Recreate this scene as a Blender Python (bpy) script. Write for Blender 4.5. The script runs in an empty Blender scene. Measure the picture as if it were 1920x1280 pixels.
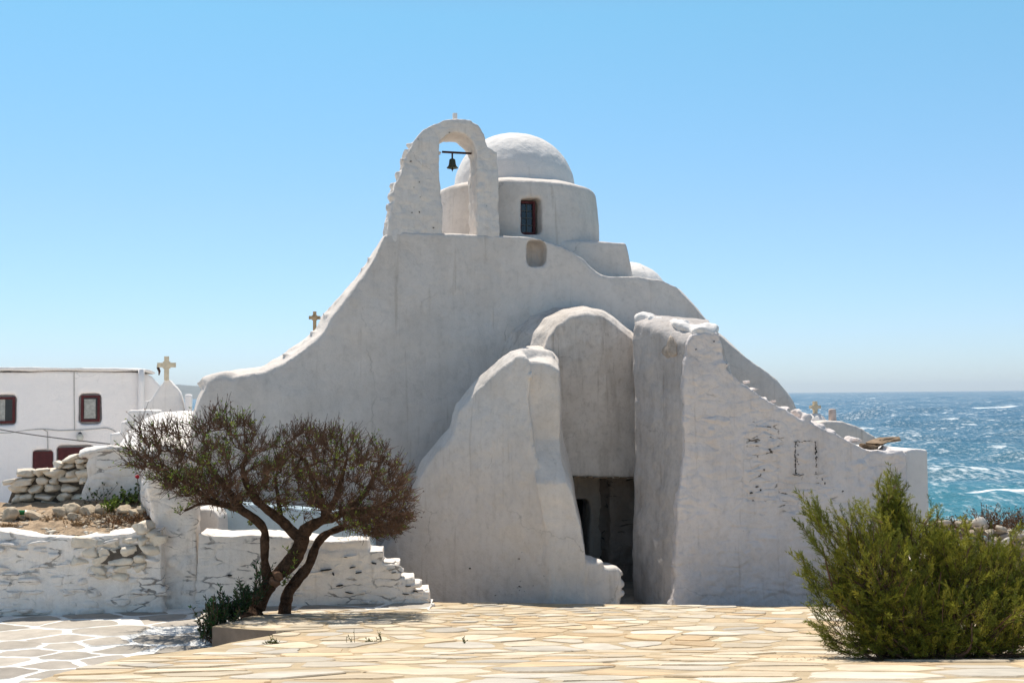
import bpy, bmesh, math, random
import numpy as np
from mathutils import Vector, Matrix

random.seed(7)
RNG = np.random.default_rng(7)
scene = bpy.context.scene
COL = scene.collection

# ------------------------------------------------------------------ camera
FPX, CX, CY = 2060.0, 960.0, 640.0
PITCH, ROLL = math.atan(100.0 / FPX), 0.0095
F_ = Vector((0, math.cos(PITCH), math.sin(PITCH)))
R0 = Vector((1, 0, 0)); U0 = Vector((0, -math.sin(PITCH), math.cos(PITCH)))
R_ = R0 * math.cos(ROLL) - U0 * math.sin(ROLL)
U_ = U0 * math.cos(ROLL) + R0 * math.sin(ROLL)
cam_d = bpy.data.cameras.new('camera')
cam = bpy.data.objects.new('camera', cam_d); COL.objects.link(cam)
cam_d.sensor_width = 36.0
cam_d.lens = 36.0 * FPX / 1920.0
cam_d.clip_start = 0.1; cam_d.clip_end = 60000
m = Matrix.Identity(4)
for i in range(3):
    m[i][0] = R_[i]; m[i][1] = U_[i]; m[i][2] = -F_[i]
cam.matrix_world = m
scene.camera = cam

# ------------------------------------------------------------------ light
SUN = Vector((-0.16, 0.41, 1.0)).normalized()
SUN_EL = math.asin(SUN.z)
SUN_ROT = math.atan2(SUN.x, SUN.y)
world = bpy.data.worlds.new("World"); scene.world = world
world.use_nodes = True
wn = world.node_tree.nodes; wl = world.node_tree.links
wn.clear()
wo = wn.new('ShaderNodeOutputWorld'); bg = wn.new('ShaderNodeBackground')
sky = wn.new('ShaderNodeTexSky'); sky.sky_type = 'NISHITA'; sky.sun_disc = False
sky.sun_elevation = SUN_EL; sky.sun_rotation = SUN_ROT
sky.altitude = 0; sky.air_density = 1.0; sky.dust_density = 0.2; sky.ozone_density = 2.0
bg.inputs['Strength'].default_value = 0.11
wtc = wn.new('ShaderNodeTexCoord'); wsp = wn.new('ShaderNodeSeparateXYZ'); wl.new(wtc.outputs['Generated'], wsp.inputs[0])
wr = wn.new('ShaderNodeValToRGB'); we = wr.color_ramp.elements
we[0].position = 0.0; we[0].color = (0.56, 0.69, 1.0, 1); we[1].position = 1.0; we[1].color = (0.95, 0.80, 0.66, 1)
for p_, c_ in ((0.05, (0.60, 0.73, 0.95, 1)), (0.16, (0.67, 0.82, 0.90, 1)), (0.33, (0.67, 1.02, 0.96, 1)), (0.5, (0.92, 0.86, 0.76, 1))):
    q_ = we.new(p_); q_.color = c_
wl.new(wsp.outputs[2], wr.inputs[0])
wm = wn.new('ShaderNodeMix'); wm.data_type = 'RGBA'; wm.blend_type = 'MULTIPLY'; wm.inputs[0].default_value = 1.0
wl.new(sky.outputs[0], wm.inputs[6]); wl.new(wr.outputs[0], wm.inputs[7])
wl.new(wm.outputs[2], bg.inputs[0]); wl.new(bg.outputs[0], wo.inputs[0])
sun_d = bpy.data.lights.new('sun', 'SUN'); sun_d.energy = 3.9; sun_d.angle = math.radians(0.5)
sun_d.color = (1.0, 0.94, 0.84)
sun = bpy.data.objects.new('sun', sun_d); COL.objects.link(sun)
sun.rotation_euler = SUN.to_track_quat('Z', 'Y').to_euler()
scene.view_settings.view_transform = 'Standard'
scene.view_settings.look = 'None'
scene.view_settings.exposure = 0.55
scene.view_settings.gamma = 1.0
scene.cycles.max_bounces = 7
scene.cycles.diffuse_bounces = 4

# ------------------------------------------------------------------ projection helpers
def ray(px, py):
    return F_ * FPX + R_ * (px - CX) - U_ * (py - CY)
def pix(px, py, Y):
    d = ray(px, py); return d * (Y / d.y)
class Plane:
    def __init__(s, p0, theta):
        s.p0 = Vector(p0); s.t = Vector((math.cos(theta), math.sin(theta), 0)); s.n = Vector((math.sin(theta), -math.cos(theta), 0))
    def at(s, px, py, off=0.0):
        d = ray(px, py); p = s.p0 + s.n * off
        return d * (p.dot(s.n) / d.dot(s.n))
    def uv(s, px, py, off=0.0):
        q = s.at(px, py, off) - s.p0
        return (q.dot(s.t), q.z + s.p0.z)
    def world(s, u, z, off=0.0):
        p = s.p0 + s.t * u + s.n * off
        return Vector((p.x, p.y, z))
TH = math.radians(14)
FAC = Plane((0, 20, 0), TH)
def zt(Y):
    return float(np.interp(Y, [-20, 6, 10.5, 16.5, 40], [-1.5, -1.58, -2.41, -3.1, -3.2]))
def on_terrace(px, py):
    lo, hi = 1.0, 40.0
    for _ in range(60):
        mid = (lo + hi) / 2
        if pix(px, py, mid).z > zt(mid): lo = mid
        else: hi = mid
    return pix(px, py, lo)
GZ = -3.35     # ground in front of the church
PZ = -3.0      # slate path

# ------------------------------------------------------------------ noise
def vnoise(P, seed=0):
    P = np.asarray(P, dtype=np.float64)
    i = np.floor(P).astype(np.int64); f = P - i
    f = f * f * (3 - 2 * f)
    out = np.zeros(len(P))
    for dx in (0, 1):
        for dy in (0, 1):
            for dz in (0, 1):
                x = (i[:, 0] + dx).astype(np.uint64); y = (i[:, 1] + dy).astype(np.uint64); z = (i[:, 2] + dz).astype(np.uint64)
                h = x * np.uint64(73856093) ^ y * np.uint64(19349663) ^ z * np.uint64(83492791) ^ np.uint64(seed * 2654435761 % (2**32))
                h = (h ^ (h >> np.uint64(13))) * np.uint64(1274126177)
                h = h ^ (h >> np.uint64(16))
                v = (h & np.uint64(0xFFFF)).astype(np.float64) / 65535.0
                w = (f[:, 0] if dx else 1 - f[:, 0]) * (f[:, 1] if dy else 1 - f[:, 1]) * (f[:, 2] if dz else 1 - f[:, 2])
                out += w * v
    return out * 2 - 1
def fbm(P, oct=3, seed=0):
    P = np.asarray(P, dtype=np.float64); s = 0; a = 1.0
    for k in range(oct):
        s = s + a * vnoise(P * (2 ** k) + 17.3 * k, seed + k); a *= 0.5
    return s

# ------------------------------------------------------------------ object helpers
def tag(o, label, cat, group=None, kind=None):
    if label: o['label'] = label
    if cat: o['category'] = cat
    if group: o['group'] = group
    if kind: o['kind'] = kind
    return o
def thing(name, label, cat, loc, group=None):
    o = bpy.data.objects.new(name, None); COL.objects.link(o)
    o.empty_display_size = 0.2
    o.location = loc
    return tag(o, label, cat, group)
def origin(parent):
    v = Vector((0, 0, 0))
    while parent is not None:
        v += parent.location; parent = parent.parent
    return v
def link(name, verts, faces, mat, parent=None, smooth=False, tint=None, base=None):
    """mesh from world-space verts"""
    V = np.asarray(verts, dtype=np.float64).reshape(-1, 3)
    loc = None
    if parent is not None:
        V = V - np.array(origin(parent))
    elif base is not None:
        loc = Vector(base); V = V - np.array(loc)
    me = bpy.data.meshes.new(name)
    me.from_pydata(V.tolist(), [], [tuple(int(i) for i in f) for f in faces])
    if tint is not None:
        at = me.attributes.new('tint', 'FLOAT_COLOR', 'FACE')
        at.data.foreach_set('color', np.asarray(tint, dtype=np.float32).reshape(-1))
    if smooth: me.polygons.foreach_set('use_smooth', [True] * len(me.polygons))
    if isinstance(mat, (list, tuple)):
        for q in mat: me.materials.append(q)
    else: me.materials.append(mat)
    me.update()
    o = bpy.data.objects.new(name, me); COL.objects.link(o)
    if parent is not None: o.parent = parent
    if loc is not None: o.location = loc
    return o
class MB:
    def __init__(s): s.v = []; s.f = []; s.t = []; s.n = 0
    def add(s, verts, faces, tint=None):
        verts = np.asarray(verts, dtype=np.float64).reshape(-1, 3)
        s.v.append(verts)
        s.f += [tuple(int(i) + s.n for i in f) for f in faces]
        if tint is not None: s.t += [tint] * len(faces)
        s.n += len(verts)
        return s
    def box(s, c, size, rot=0.0, tint=None):
        c = np.array(c); h = np.array(size) / 2
        V = np.array([[x, y, z] for x in (-1, 1) for y in (-1, 1) for z in (-1, 1)]) * h
        cr, sr = math.cos(rot), math.sin(rot)
        V = np.stack([V[:, 0] * cr - V[:, 1] * sr, V[:, 0] * sr + V[:, 1] * cr, V[:, 2]], 1) + c
        return s.add(V, [(0, 1, 3, 2), (4, 6, 7, 5), (0, 4, 5, 1), (2, 3, 7, 6), (0, 2, 6, 4), (1, 5, 7, 3)], tint)
    def tube(s, pts, rad, n=8, tint=None, cap=True):
        P = np.asarray(pts, dtype=np.float64); k = len(P)
        if np.isscalar(rad): rad = [rad] * k
        T = np.gradient(P, axis=0); T /= np.linalg.norm(T, axis=1)[:, None] + 1e-9
        ref = np.array([0.31, 0.2, 0.93]) if abs(T[0][2]) < 0.9 else np.array([1.0, 0.1, 0])
        V = []
        a = np.linspace(0, 2 * math.pi, n, endpoint=False)
        for i in range(k):
            u = np.cross(T[i], ref); u /= np.linalg.norm(u) + 1e-9
            w = np.cross(T[i], u)
            V.append(P[i] + rad[i] * (np.cos(a)[:, None] * u + np.sin(a)[:, None] * w))
        V = np.concatenate(V)
        Fc = []
        for i in range(k - 1):
            for j in range(n):
                Fc.append((i * n + j, i * n + (j + 1) % n, (i + 1) * n + (j + 1) % n, (i + 1) * n + j))
        if cap:
            Fc.append(tuple(range(n - 1, -1, -1))); Fc.append(tuple((k - 1) * n + j for j in range(n)))
        return s.add(V, Fc, tint)
    def lathe(s, prof, c, n=48):
        V = []; Fc = []
        for (r, z) in prof:
            for j in range(n):
                a = 2 * math.pi * j / n; V.append((c[0] + r * math.cos(a), c[1] + r * math.sin(a), c[2] + z))
        for i in range(len(prof) - 1):
            for j in range(n):
                Fc.append((i * n + j, i * n + (j + 1) % n, (i + 1) * n + (j + 1) % n, (i + 1) * n + j))
        Fc.append(tuple(range(n - 1, -1, -1))); Fc.append(tuple((len(prof) - 1) * n + j for j in range(n)))
        return s.add(V, Fc)
    def loft(s, A, B):
        n = len(A); V = list(A) + list(B)
        Fc = [(i, (i + 1) % n, n + (i + 1) % n, n + i) for i in range(n)]
        Fc.append(tuple(range(n - 1, -1, -1))); Fc.append(tuple(range(n, 2 * n)))
        return s.add([tuple(v) for v in V], Fc)
    def build(s, name, mat, parent=None, smooth=False, base=None):
        V = np.concatenate(s.v) if s.v else np.zeros((0, 3))
        return link(name, V, s.f, mat, parent, smooth, s.t if s.t else None, base)
def solid(plane, outline, off=0.0, thick=1.0, back_shift=None):
    """closed prism: pixel outline on a plane, extruded straight back"""
    A = [plane.at(x, y, off) for x, y in outline]
    B = [a - plane.n * thick for a in A]
    if back_shift: B = [b + Vector(back_shift) for b in B]
    return MB().loft(A, B)
def loft2(pl1, out1, off1, pl2, out2, off2):
    return MB().loft([pl1.at(x, y, off1) for x, y in out1], [pl2.at(x, y, off2) for x, y in out2])
def temp_obj(mb):
    me = bpy.data.meshes.new('tmp'); V = np.concatenate(mb.v)
    me.from_pydata(V.tolist(), [], mb.f)
    bm = bmesh.new(); bm.from_mesh(me)
    bmesh.ops.triangulate(bm, faces=[f for f in bm.faces if len(f.verts) > 4])
    bmesh.ops.recalc_face_normals(bm, faces=bm.faces); bm.to_mesh(me); bm.free()
    o = bpy.data.objects.new('tmp', me); COL.objects.link(o); return o
def evald(o):
    dg = bpy.context.evaluated_depsgraph_get(); dg.update()
    return bpy.data.meshes.new_from_object(o.evaluated_get(dg))
def fuse(name, solids, voxel, mat, parent=None, smooth=4, disp=((0.6, 0.03), (0.15, 0.008)), cuts=(), base=None, extra=None, seed=3):
    """union of closed solids as one soft whitewashed skin"""
    tmp = []
    for sd in solids:
        o = temp_obj(sd)
        for c in cuts:
            co = temp_obj(c); tmp.append(co)
            b = o.modifiers.new('b', 'BOOLEAN'); b.operation = 'DIFFERENCE'; b.object = co; b.solver = 'EXACT'
        if cuts:
            me = evald(o); o.modifiers.clear(); o.data = me
        tmp.append(o)
    V = []; Fc = []; n = 0
    for o in tmp:
        if any(o.data == t for t in ()): continue
    keep = [o for o in tmp if o not in [m_.object for m_ in ()]]
    # cutters are dropped from the union
    cutset = set()
    k = 0
    allm = []
    idx = 0
    order = []
    for sd in solids:
        for c in cuts: order.append('c')
        order.append('s')
    for o, t in zip(tmp, order):
        if t == 's': allm.append(o.data)
    for me in allm:
        co = np.empty(len(me.vertices) * 3); me.vertices.foreach_get('co', co)
        V.append(co.reshape(-1, 3)); Fc += [tuple(v + n for v in p.vertices) for p in me.polygons]; n += len(me.vertices)
    if extra is not None:
        for (ev, ef) in extra:
            V.append(ev); Fc += [tuple(int(i) + n for i in f) for f in ef]; n += len(ev)
    me = bpy.data.meshes.new('u'); me.from_pydata(np.concatenate(V).tolist(), [], Fc)
    o = bpy.data.objects.new('u', me); COL.objects.link(o)
    r = o.modifiers.new('r', 'REMESH'); r.mode = 'VOXEL'; r.voxel_size = voxel; r.adaptivity = 0
    if smooth:
        sm = o.modifiers.new('s', 'SMOOTH'); sm.factor = 0.5; sm.iterations = smooth
    out = evald(o)
    bpy.data.objects.remove(o)
    for t in tmp: bpy.data.objects.remove(t)
    nv = len(out.vertices)
    co = np.empty(nv * 3); out.vertices.foreach_get('co', co); co = co.reshape(-1, 3)
    no = np.empty(nv * 3); out.vertices.foreach_get('normal', no); no = no.reshape(-1, 3)
    d = np.zeros(nv)
    for k, (sz, amp) in enumerate(disp):
        d += amp * fbm(co / sz, 2, seed + k * 5)
    co = co + no * d[:, None]
    if parent is not None: co = co - np.array(origin(parent))
    elif base is not None: co = co - np.array(base)
    out.vertices.foreach_set('co', co.reshape(-1))
    out.polygons.foreach_set('use_smooth', [True] * len(out.polygons))
    out.materials.clear(); out.materials.append(mat); out.update()
    out.name = name
    ob = bpy.data.objects.new(name, out); COL.objects.link(ob)
    if parent is not None: ob.parent = parent
    elif base is not None: ob.location = base
    return ob

# unit stone: rounded boxy icosphere
def _ico(sub):
    bm = bmesh.new(); bmesh.ops.create_icosphere(bm, subdivisions=sub, radius=1)
    V = np.array([v.co[:] for v in bm.verts]); Fc = [tuple(v.index for v in f.verts) for f in bm.faces]; bm.free(); return V, Fc
ICO2 = _ico(3); ICO1 = _ico(2)
def stone(c, size, rot=0.0, tilt=0.0, boxy=0.55, rough=0.18, seed=0, lod=2):
    V, Fc = ICO2 if lod == 2 else ICO1
    P = np.sign(V) * np.abs(V) ** boxy
    P = P / (np.max(np.abs(P), axis=1)[:, None] ** 0.35)
    rs_ = np.random.default_rng(seed + 5); 
    for _ in range(9):
        dd = rs_.normal(size=3); dd /= np.linalg.norm(dd); hh_ = rs_.uniform(.62, .95)
        P = P - np.maximum(0, P @ dd - hh_)[:, None] * dd
    P = P * (1 + rough * fbm(V * 1.3 + seed * 3.17, 2, seed % 97) + rough * 0.35 * fbm(V * 3.6 + seed * 1.71, 2, seed % 89))[:, None]
    P = P / np.max(np.abs(P), axis=0)
    P = P * (np.array(size) / 2)
    ct, st = math.cos(tilt), math.sin(tilt)
    P = np.stack([P[:, 0] * ct - P[:, 2] * st, P[:, 1], P[:, 0] * st + P[:, 2] * ct], 1)
    cr, sr = math.cos(rot), math.sin(rot)
    P = np.stack([P[:, 0] * cr - P[:, 1] * sr, P[:, 0] * sr + P[:, 1] * cr, P[:, 2]], 1)
    return P + np.array(c), Fc
def inside(poly, x, y):
    r = False; n = len(poly); j = n - 1
    for i in range(n):
        xi, yi = poly[i]; xj, yj = poly[j]
        if (yi > y) != (yj > y) and x < (xj - xi) * (y - yi) / (yj - yi + 1e-12) + xi: r = not r
        j = i
    return r
def courses(plane, region_px, off, hrange=(0.07, 0.15), wrange=(0.12, 0.38), depth=0.3, proud=0.0, jit=0.03, seed=1, gap=0.012, tiltmax=0.08, boxy=0.5, rough=0.14, skip=0.0):
    """courses of individual stones filling a pixel region of a wall face"""
    rg = random.Random(seed)
    poly = [plane.uv(x, y, off) for x, y in region_px]
    u0 = min(p[0] for p in poly); u1 = max(p[0] for p in poly); z0 = min(p[1] for p in poly); z1 = max(p[1] for p in poly)
    ang = math.atan2(plane.t.y, plane.t.x)
    out = []; z = z0; k = 0
    while z < z1:
        h = rg.uniform(*hrange); u = u0 - rg.uniform(0, 0.2)
        while u < u1:
            w = rg.uniform(*wrange); hh = h * rg.uniform(0.75, 1.12)
            cu, cz = u + w / 2, z + h / 2 + rg.uniform(-0.015, 0.015)
            if inside(poly, cu, cz) and rg.random() >= skip:
                p = plane.world(cu, cz, off + proud - depth / 2 + rg.uniform(-jit, jit))
                out.append(stone(p, (w - gap, depth, hh - gap), ang, rg.uniform(-tiltmax, tiltmax), boxy, rough, seed * 131 + k))
            u += w; k += 1
        z += h
    return out

# ------------------------------------------------------------------ materials
def new_mat(name):
    mt = bpy.data.materials.new(name); mt.use_nodes = True
    nt = mt.node_tree; b = nt.nodes['Principled BSDF']
    return mt, nt, b
def N(nt, typ, **kw):
    n = nt.nodes.new(typ)
    for k, v in kw.items():
        if k in n.inputs: n.inputs[k].default_value = v
        else: setattr(n, k, v)
    return n
def noise_node(nt, coord, scale, detail=4, rough=0.6, vec_scale=None):
    src = coord
    if vec_scale:
        mp = N(nt, 'ShaderNodeMapping'); mp.inputs['Scale'].default_value = vec_scale
        nt.links.new(coord, mp.inputs['Vector']); src = mp.outputs[0]
    n = N(nt, 'ShaderNodeTexNoise'); n.inputs['Scale'].default_value = scale; n.inputs['Detail'].default_value = detail; n.inputs['Roughness'].default_value = rough
    nt.links.new(src, n.inputs['Vector']); return n
def ramp(nt, src, stops):
    r = N(nt, 'ShaderNodeValToRGB'); e = r.color_ramp.elements
    while len(e) > 1: e.remove(e[-1])
    e[0].position = stops[0][0]; e[0].color = stops[0][1]
    for p, c in stops[1:]:
        q = e.new(p); q.color = c
    nt.links.new(src, r.inputs[0]); return r
def g(v): return (v, v, v, 1)
def mix(nt, fac, a, b, mode='MIX'):
    mx = N(nt, 'ShaderNodeMix', data_type='RGBA', blend_type=mode)
    if isinstance(fac, float): mx.inputs[0].default_value = fac
    else: nt.links.new(fac, mx.inputs[0])
    for v, i in ((a, 6), (b, 7)):
        if isinstance(v, tuple): mx.inputs[i].default_value = v
        else: nt.links.new(v, mx.inputs[i])
    return mx.outputs[2]
def bump_chain(nt, b, items):
    prev = None
    for h, st, dist in items:
        bp = N(nt, 'ShaderNodeBump'); bp.inputs['Strength'].default_value = st; bp.inputs['Distance'].default_value = dist
        nt.links.new(h, bp.inputs['Height'])
        if prev is not None: nt.links.new(prev, bp.inputs['Normal'])
        prev = bp.outputs[0]
    nt.links.new(prev, b.inputs['Normal'])
def whitewash(name, base, dirt, amount=0.5, scale=1.0, cracks=0.0, streak=0.3, jm=0.54, jsc=(2.3, 2.3, 6.0), cdark=1.0, zones=()):
    mt, nt, b = new_mat(name)
    tc = N(nt, 'ShaderNodeTexCoord').outputs['Object']
    big = noise_node(nt, tc, 0.9 * scale, 6, 0.65)
    st = noise_node(nt, tc, 1.6 * scale, 5, 0.6, (2.2, 2.2, 0.35))
    fine = noise_node(nt, tc, 9 * scale, 6, 0.7)
    spk = noise_node(nt, tc, 38, 3, 0.6)
    f1 = ramp(nt, big.outputs[0], [(0.42, g(0)), (0.72, g(1))]).outputs[0]
    f2 = ramp(nt, st.outputs[0], [(0.5, g(0)), (0.8, g(1))]).outputs[0]
    f3 = ramp(nt, fine.outputs[0], [(0.5, g(0)), (0.75, g(1))]).outputs[0]
    c = mix(nt, f1, base, tuple(base[i] * (1 - amount * 0.35) + dirt[i] * amount * 0.35 for i in range(3)) + (1,))
    m1 = N(nt, 'ShaderNodeMath', operation='MULTIPLY'); nt.links.new(f2, m1.inputs[0]); m1.inputs[1].default_value = streak * amount
    c = mix(nt, m1.outputs[0], c, dirt)
    m2 = N(nt, 'ShaderNodeMath', operation='MULTIPLY'); nt.links.new(f3, m2.inputs[0]); m2.inputs[1].default_value = 0.4 * amount
    c = mix(nt, m2.outputs[0], c, dirt)
    f4 = ramp(nt, spk.outputs[0], [(0.66, g(0)), (0.74, g(1))]).outputs[0]
    m3 = N(nt, 'ShaderNodeMath', operation='MULTIPLY'); nt.links.new(f4, m3.inputs[0]); m3.inputs[1].default_value = 0.45 * amount
    c = mix(nt, m3.outputs[0], c, (dirt[0] * .55, dirt[1] * .5, dirt[2] * .45, 1))
    pt = ramp(nt, noise_node(nt, tc, 1.7 * scale, 5, 0.55).outputs[0], [(0.535, g(0)), (0.555, g(1))]).outputs[0]
    pm_ = N(nt, 'ShaderNodeMath', operation='MULTIPLY'); nt.links.new(pt, pm_.inputs[0]); pm_.inputs[1].default_value = 0.22 * amount
    c = mix(nt, pm_.outputs[0], c, (min(1, base[0] * 1.12), min(1, base[1] * 1.12), min(1, base[2] * 1.12), 1))
    dr_ = ramp(nt, noise_node(nt, tc, 3.2 * scale, 4, 0.6, (3.0, 3.0, 0.16)).outputs[0], [(0.60, g(0)), (0.74, g(1))]).outputs[0]
    dm_ = N(nt, 'ShaderNodeMath', operation='MULTIPLY'); nt.links.new(dr_, dm_.inputs[0]); dm_.inputs[1].default_value = 0.42 * amount
    c = mix(nt, dm_.outputs[0], c, (dirt[0] * .85, dirt[1] * .75, dirt[2] * .62, 1))
    hv_ = N(nt, 'ShaderNodeTexVoronoi', feature='DISTANCE_TO_EDGE'); hv_.inputs['Scale'].default_value = 0.75 * scale
    nt.links.new(mix(nt, 0.35, tc, noise_node(nt, tc, 2.2, 5).outputs['Color']), hv_.inputs['Vector'])
    hc_ = ramp(nt, hv_.outputs[0], [(0.0, g(1)), (0.006, g(0))]).outputs[0]
    hm_ = mix(nt, 1.0, hc_, ramp(nt, noise_node(nt, tc, 0.8, 3).outputs[0], [(0.54, g(0)), (0.62, g(0.38))]).outputs[0], 'MULTIPLY')
    c = mix(nt, hm_, c, (dirt[0] * .5, dirt[1] * .5, dirt[2] * .5, 1))
    items = [(noise_node(nt, tc, 5, 5, 0.6).outputs[0], 0.5, 0.06), (noise_node(nt, tc, 28, 5, 0.65).outputs[0], 0.5, 0.018)]
    if cracks > 0:
        wob = noise_node(nt, tc, 2.5, 3)
        wv = mix(nt, 0.14, tc, wob.outputs['Color'])
        mp = N(nt, 'ShaderNodeMapping'); mp.inputs['Scale'].default_value = jsc; nt.links.new(wv, mp.inputs['Vector'])
        vo = N(nt, 'ShaderNodeTexVoronoi', feature='DISTANCE_TO_EDGE'); vo.inputs['Scale'].default_value = 1.0; nt.links.new(mp.outputs[0], vo.inputs['Vector'])
        mask = ramp(nt, noise_node(nt, tc, 1.3, 4).outputs[0], [(0.38, g(0)), (0.62, g(1))]).outputs[0]
        e = ramp(nt, vo.outputs[0], [(0.0, g(0)), (0.16, g(1))]).outputs[0]
        em = mix(nt, mask, g(1), e)
        items.insert(0, (em, cracks, 0.03))
        wn2 = noise_node(nt, tc, 7, 3)
        wd = N(nt, 'ShaderNodeMath', operation='MULTIPLY_ADD'); nt.links.new(wn2.outputs[0], wd.inputs[0]); wd.inputs[1].default_value = 0.22; wd.inputs[2].default_value = -0.06
        dv_ = N(nt, 'ShaderNodeMath', operation='SUBTRACT'); nt.links.new(wd.outputs[0], dv_.inputs[0]); nt.links.new(vo.outputs[0], dv_.inputs[1])
        d = ramp(nt, dv_.outputs[0], [(0.0, g(0)), (0.02, g(1))]).outputs[0]
        mm = N(nt, 'ShaderNodeMath', operation='MULTIPLY'); nt.links.new(d, mm.inputs[0]); nt.links.new(ramp(nt, noise_node(nt, tc, 2.1, 4).outputs[0], [(jm, g(0)), (jm + 0.08, g(1))]).outputs[0], mm.inputs[1])
        mm2 = N(nt, 'ShaderNodeMath', operation='MULTIPLY'); nt.links.new(mm.outputs[0], mm2.inputs[0]); mm2.inputs[1].default_value = min(1.0, cracks * 2.0) * cdark
        c = mix(nt, mm2.outputs[0], c, (0.09, 0.08, 0.07, 1))
        if zones:
            zt_ = None
            for (zc, zr) in zones:
                ds = N(nt, 'ShaderNodeVectorMath', operation='DISTANCE'); nt.links.new(tc, ds.inputs[0]); ds.inputs[1].default_value = tuple(zc)
                zz = ramp(nt, ds.outputs['Value'], [(zr * 0.55, g(1)), (zr, g(0))]).outputs[0]
                zt_ = zz if zt_ is None else mix(nt, 1.0, zt_, zz, 'LIGHTEN')
            mp2 = N(nt, 'ShaderNodeMapping'); mp2.inputs['Scale'].default_value = (3.4, 3.4, 9.5); nt.links.new(mix(nt, 0.10, tc, wob.outputs['Color']), mp2.inputs['Vector'])
            v2 = N(nt, 'ShaderNodeTexVoronoi', feature='DISTANCE_TO_EDGE'); v2.inputs['Scale'].default_value = 1.0; nt.links.new(mp2.outputs[0], v2.inputs['Vector'])
            wd2 = N(nt, 'ShaderNodeMath', operation='MULTIPLY_ADD'); nt.links.new(noise_node(nt, tc, 6, 4).outputs[0], wd2.inputs[0]); wd2.inputs[1].default_value = 0.62; wd2.inputs[2].default_value = -0.31
            sb2 = N(nt, 'ShaderNodeMath', operation='SUBTRACT'); nt.links.new(wd2.outputs[0], sb2.inputs[0]); nt.links.new(v2.outputs[0], sb2.inputs[1])
            d2 = ramp(nt, sb2.outputs[0], [(0.0, g(0)), (0.03, g(1))]).outputs[0]
            zm_ = ramp(nt, noise_node(nt, tc, 3.6, 3).outputs[0], [(0.41, g(0)), (0.5, g(1))]).outputs[0]
            c = mix(nt, mix(nt, 1.0, mix(nt, 1.0, d2, zt_, 'MULTIPLY'), zm_, 'MULTIPLY'), c, (0.10, 0.085, 0.07, 1))
            e2 = ramp(nt, v2.outputs[0], [(0.0, g(0)), (0.2, g(1))]).outputs[0]
            items.append((mix(nt, zt_, g(1), e2), 0.4, 0.04))
    nt.links.new(c, b.inputs['Base Color'])
    b.inputs['Roughness'].default_value = 0.93; b.inputs['Specular IOR Level'].default_value = 0.15
    bump_chain(nt, b, items)
    return mt
def plain(name, col, rough=0.7, var=0.25, scale=12, bump=0.3, metal=0.0, dist=0.01, spec=0.3):
    mt, nt, b = new_mat(name)
    tc = N(nt, 'ShaderNodeTexCoord').outputs['Object']
    n = noise_node(nt, tc, scale, 5)
    f = ramp(nt, n.outputs[0], [(0.3, g(0)), (0.7, g(1))]).outputs[0]
    c = mix(nt, f, tuple(col[i] * (1 - var) for i in range(3)) + (1,), tuple(min(1, col[i] * (1 + var)) for i in range(3)) + (1,))
    nt.links.new(c, b.inputs['Base Color']); b.inputs['Roughness'].default_value = rough; b.inputs['Metallic'].default_value = metal
    b.inputs['Specular IOR Level'].default_value = spec
    if bump: bump_chain(nt, b, [(noise_node(nt, tc, scale * 3, 4).outputs[0], bump, dist)])
    return mt
def tinted(name, rough=0.8, var=0.2, scale=8, bump=0.4, spec=0.2, dist=0.01, sheen=0.0, transl=0.0):
    mt, nt, b = new_mat(name)
    at = N(nt, 'ShaderNodeAttribute', attribute_name='tint')
    tc = N(nt, 'ShaderNodeTexCoord').outputs['Object']
    f = ramp(nt, noise_node(nt, tc, scale, 6, 0.65).outputs[0], [(0.3, g(1 - var)), (0.7, g(1 + var))]).outputs[0]
    c = mix(nt, 1.0, at.outputs['Color'], f, 'MULTIPLY')
    nt.links.new(c, b.inputs['Base Color']); b.inputs['Roughness'].default_value = rough; b.inputs['Specular IOR Level'].default_value = spec
    if bump: bump_chain(nt, b, [(noise_node(nt, tc, scale * 2, 5, 0.65).outputs[0], bump, dist)])
    if transl:
        tr = N(nt, 'ShaderNodeBsdfTranslucent'); nt.links.new(c, tr.inputs[0])
        ms = N(nt, 'ShaderNodeMixShader'); ms.inputs[0].default_value = transl
        nt.links.new(b.outputs[0], ms.inputs[1]); nt.links.new(tr.outputs[0], ms.inputs[2])
        nt.links.new(ms.outputs[0], nt.nodes['Material Output'].inputs[0])
    return mt
W_FAC = whitewash('church_plaster', (0.70, 0.635, 0.58, 1), (0.36, 0.32, 0.28, 1), 0.8, 1.0)
W_CLEAN = whitewash('clean_limewash', (0.80, 0.755, 0.715, 1), (0.45, 0.42, 0.39, 1), 0.35, 1.0)
W_BUTT = whitewash('stained_limewash', (0.72, 0.66, 0.605, 1), (0.33, 0.28, 0.23, 1), 0.75, 1.2)
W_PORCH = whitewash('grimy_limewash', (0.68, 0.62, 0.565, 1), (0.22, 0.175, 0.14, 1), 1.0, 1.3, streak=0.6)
W_RECESS = whitewash('grimy_shaded_plaster', (0.60, 0.53, 0.46, 1), (0.26, 0.20, 0.16, 1), 0.9, 1.3)  # grime, with the recess shade also put into the colour
W_DARKSTONE = whitewash('dark_shaded_masonry', (0.36, 0.30, 0.255, 1), (0.15, 0.115, 0.09, 1), 0.9, 2.0, cracks=0.5)  # bare dark stone, deepened further to paint in the porch shade
W_PIER = whitewash('grime_and_shade_plaster', (0.55, 0.505, 0.475, 1), (0.22, 0.185, 0.16, 1), 0.9, 1.3, streak=0.7)  # darker than the wing front: grime plus that side's shade painted in
_w = Plane((pix(1284, 900, 16.9).x, 16.9, 0), math.radians(12)); _o = Vector((0, 20, GZ))
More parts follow.
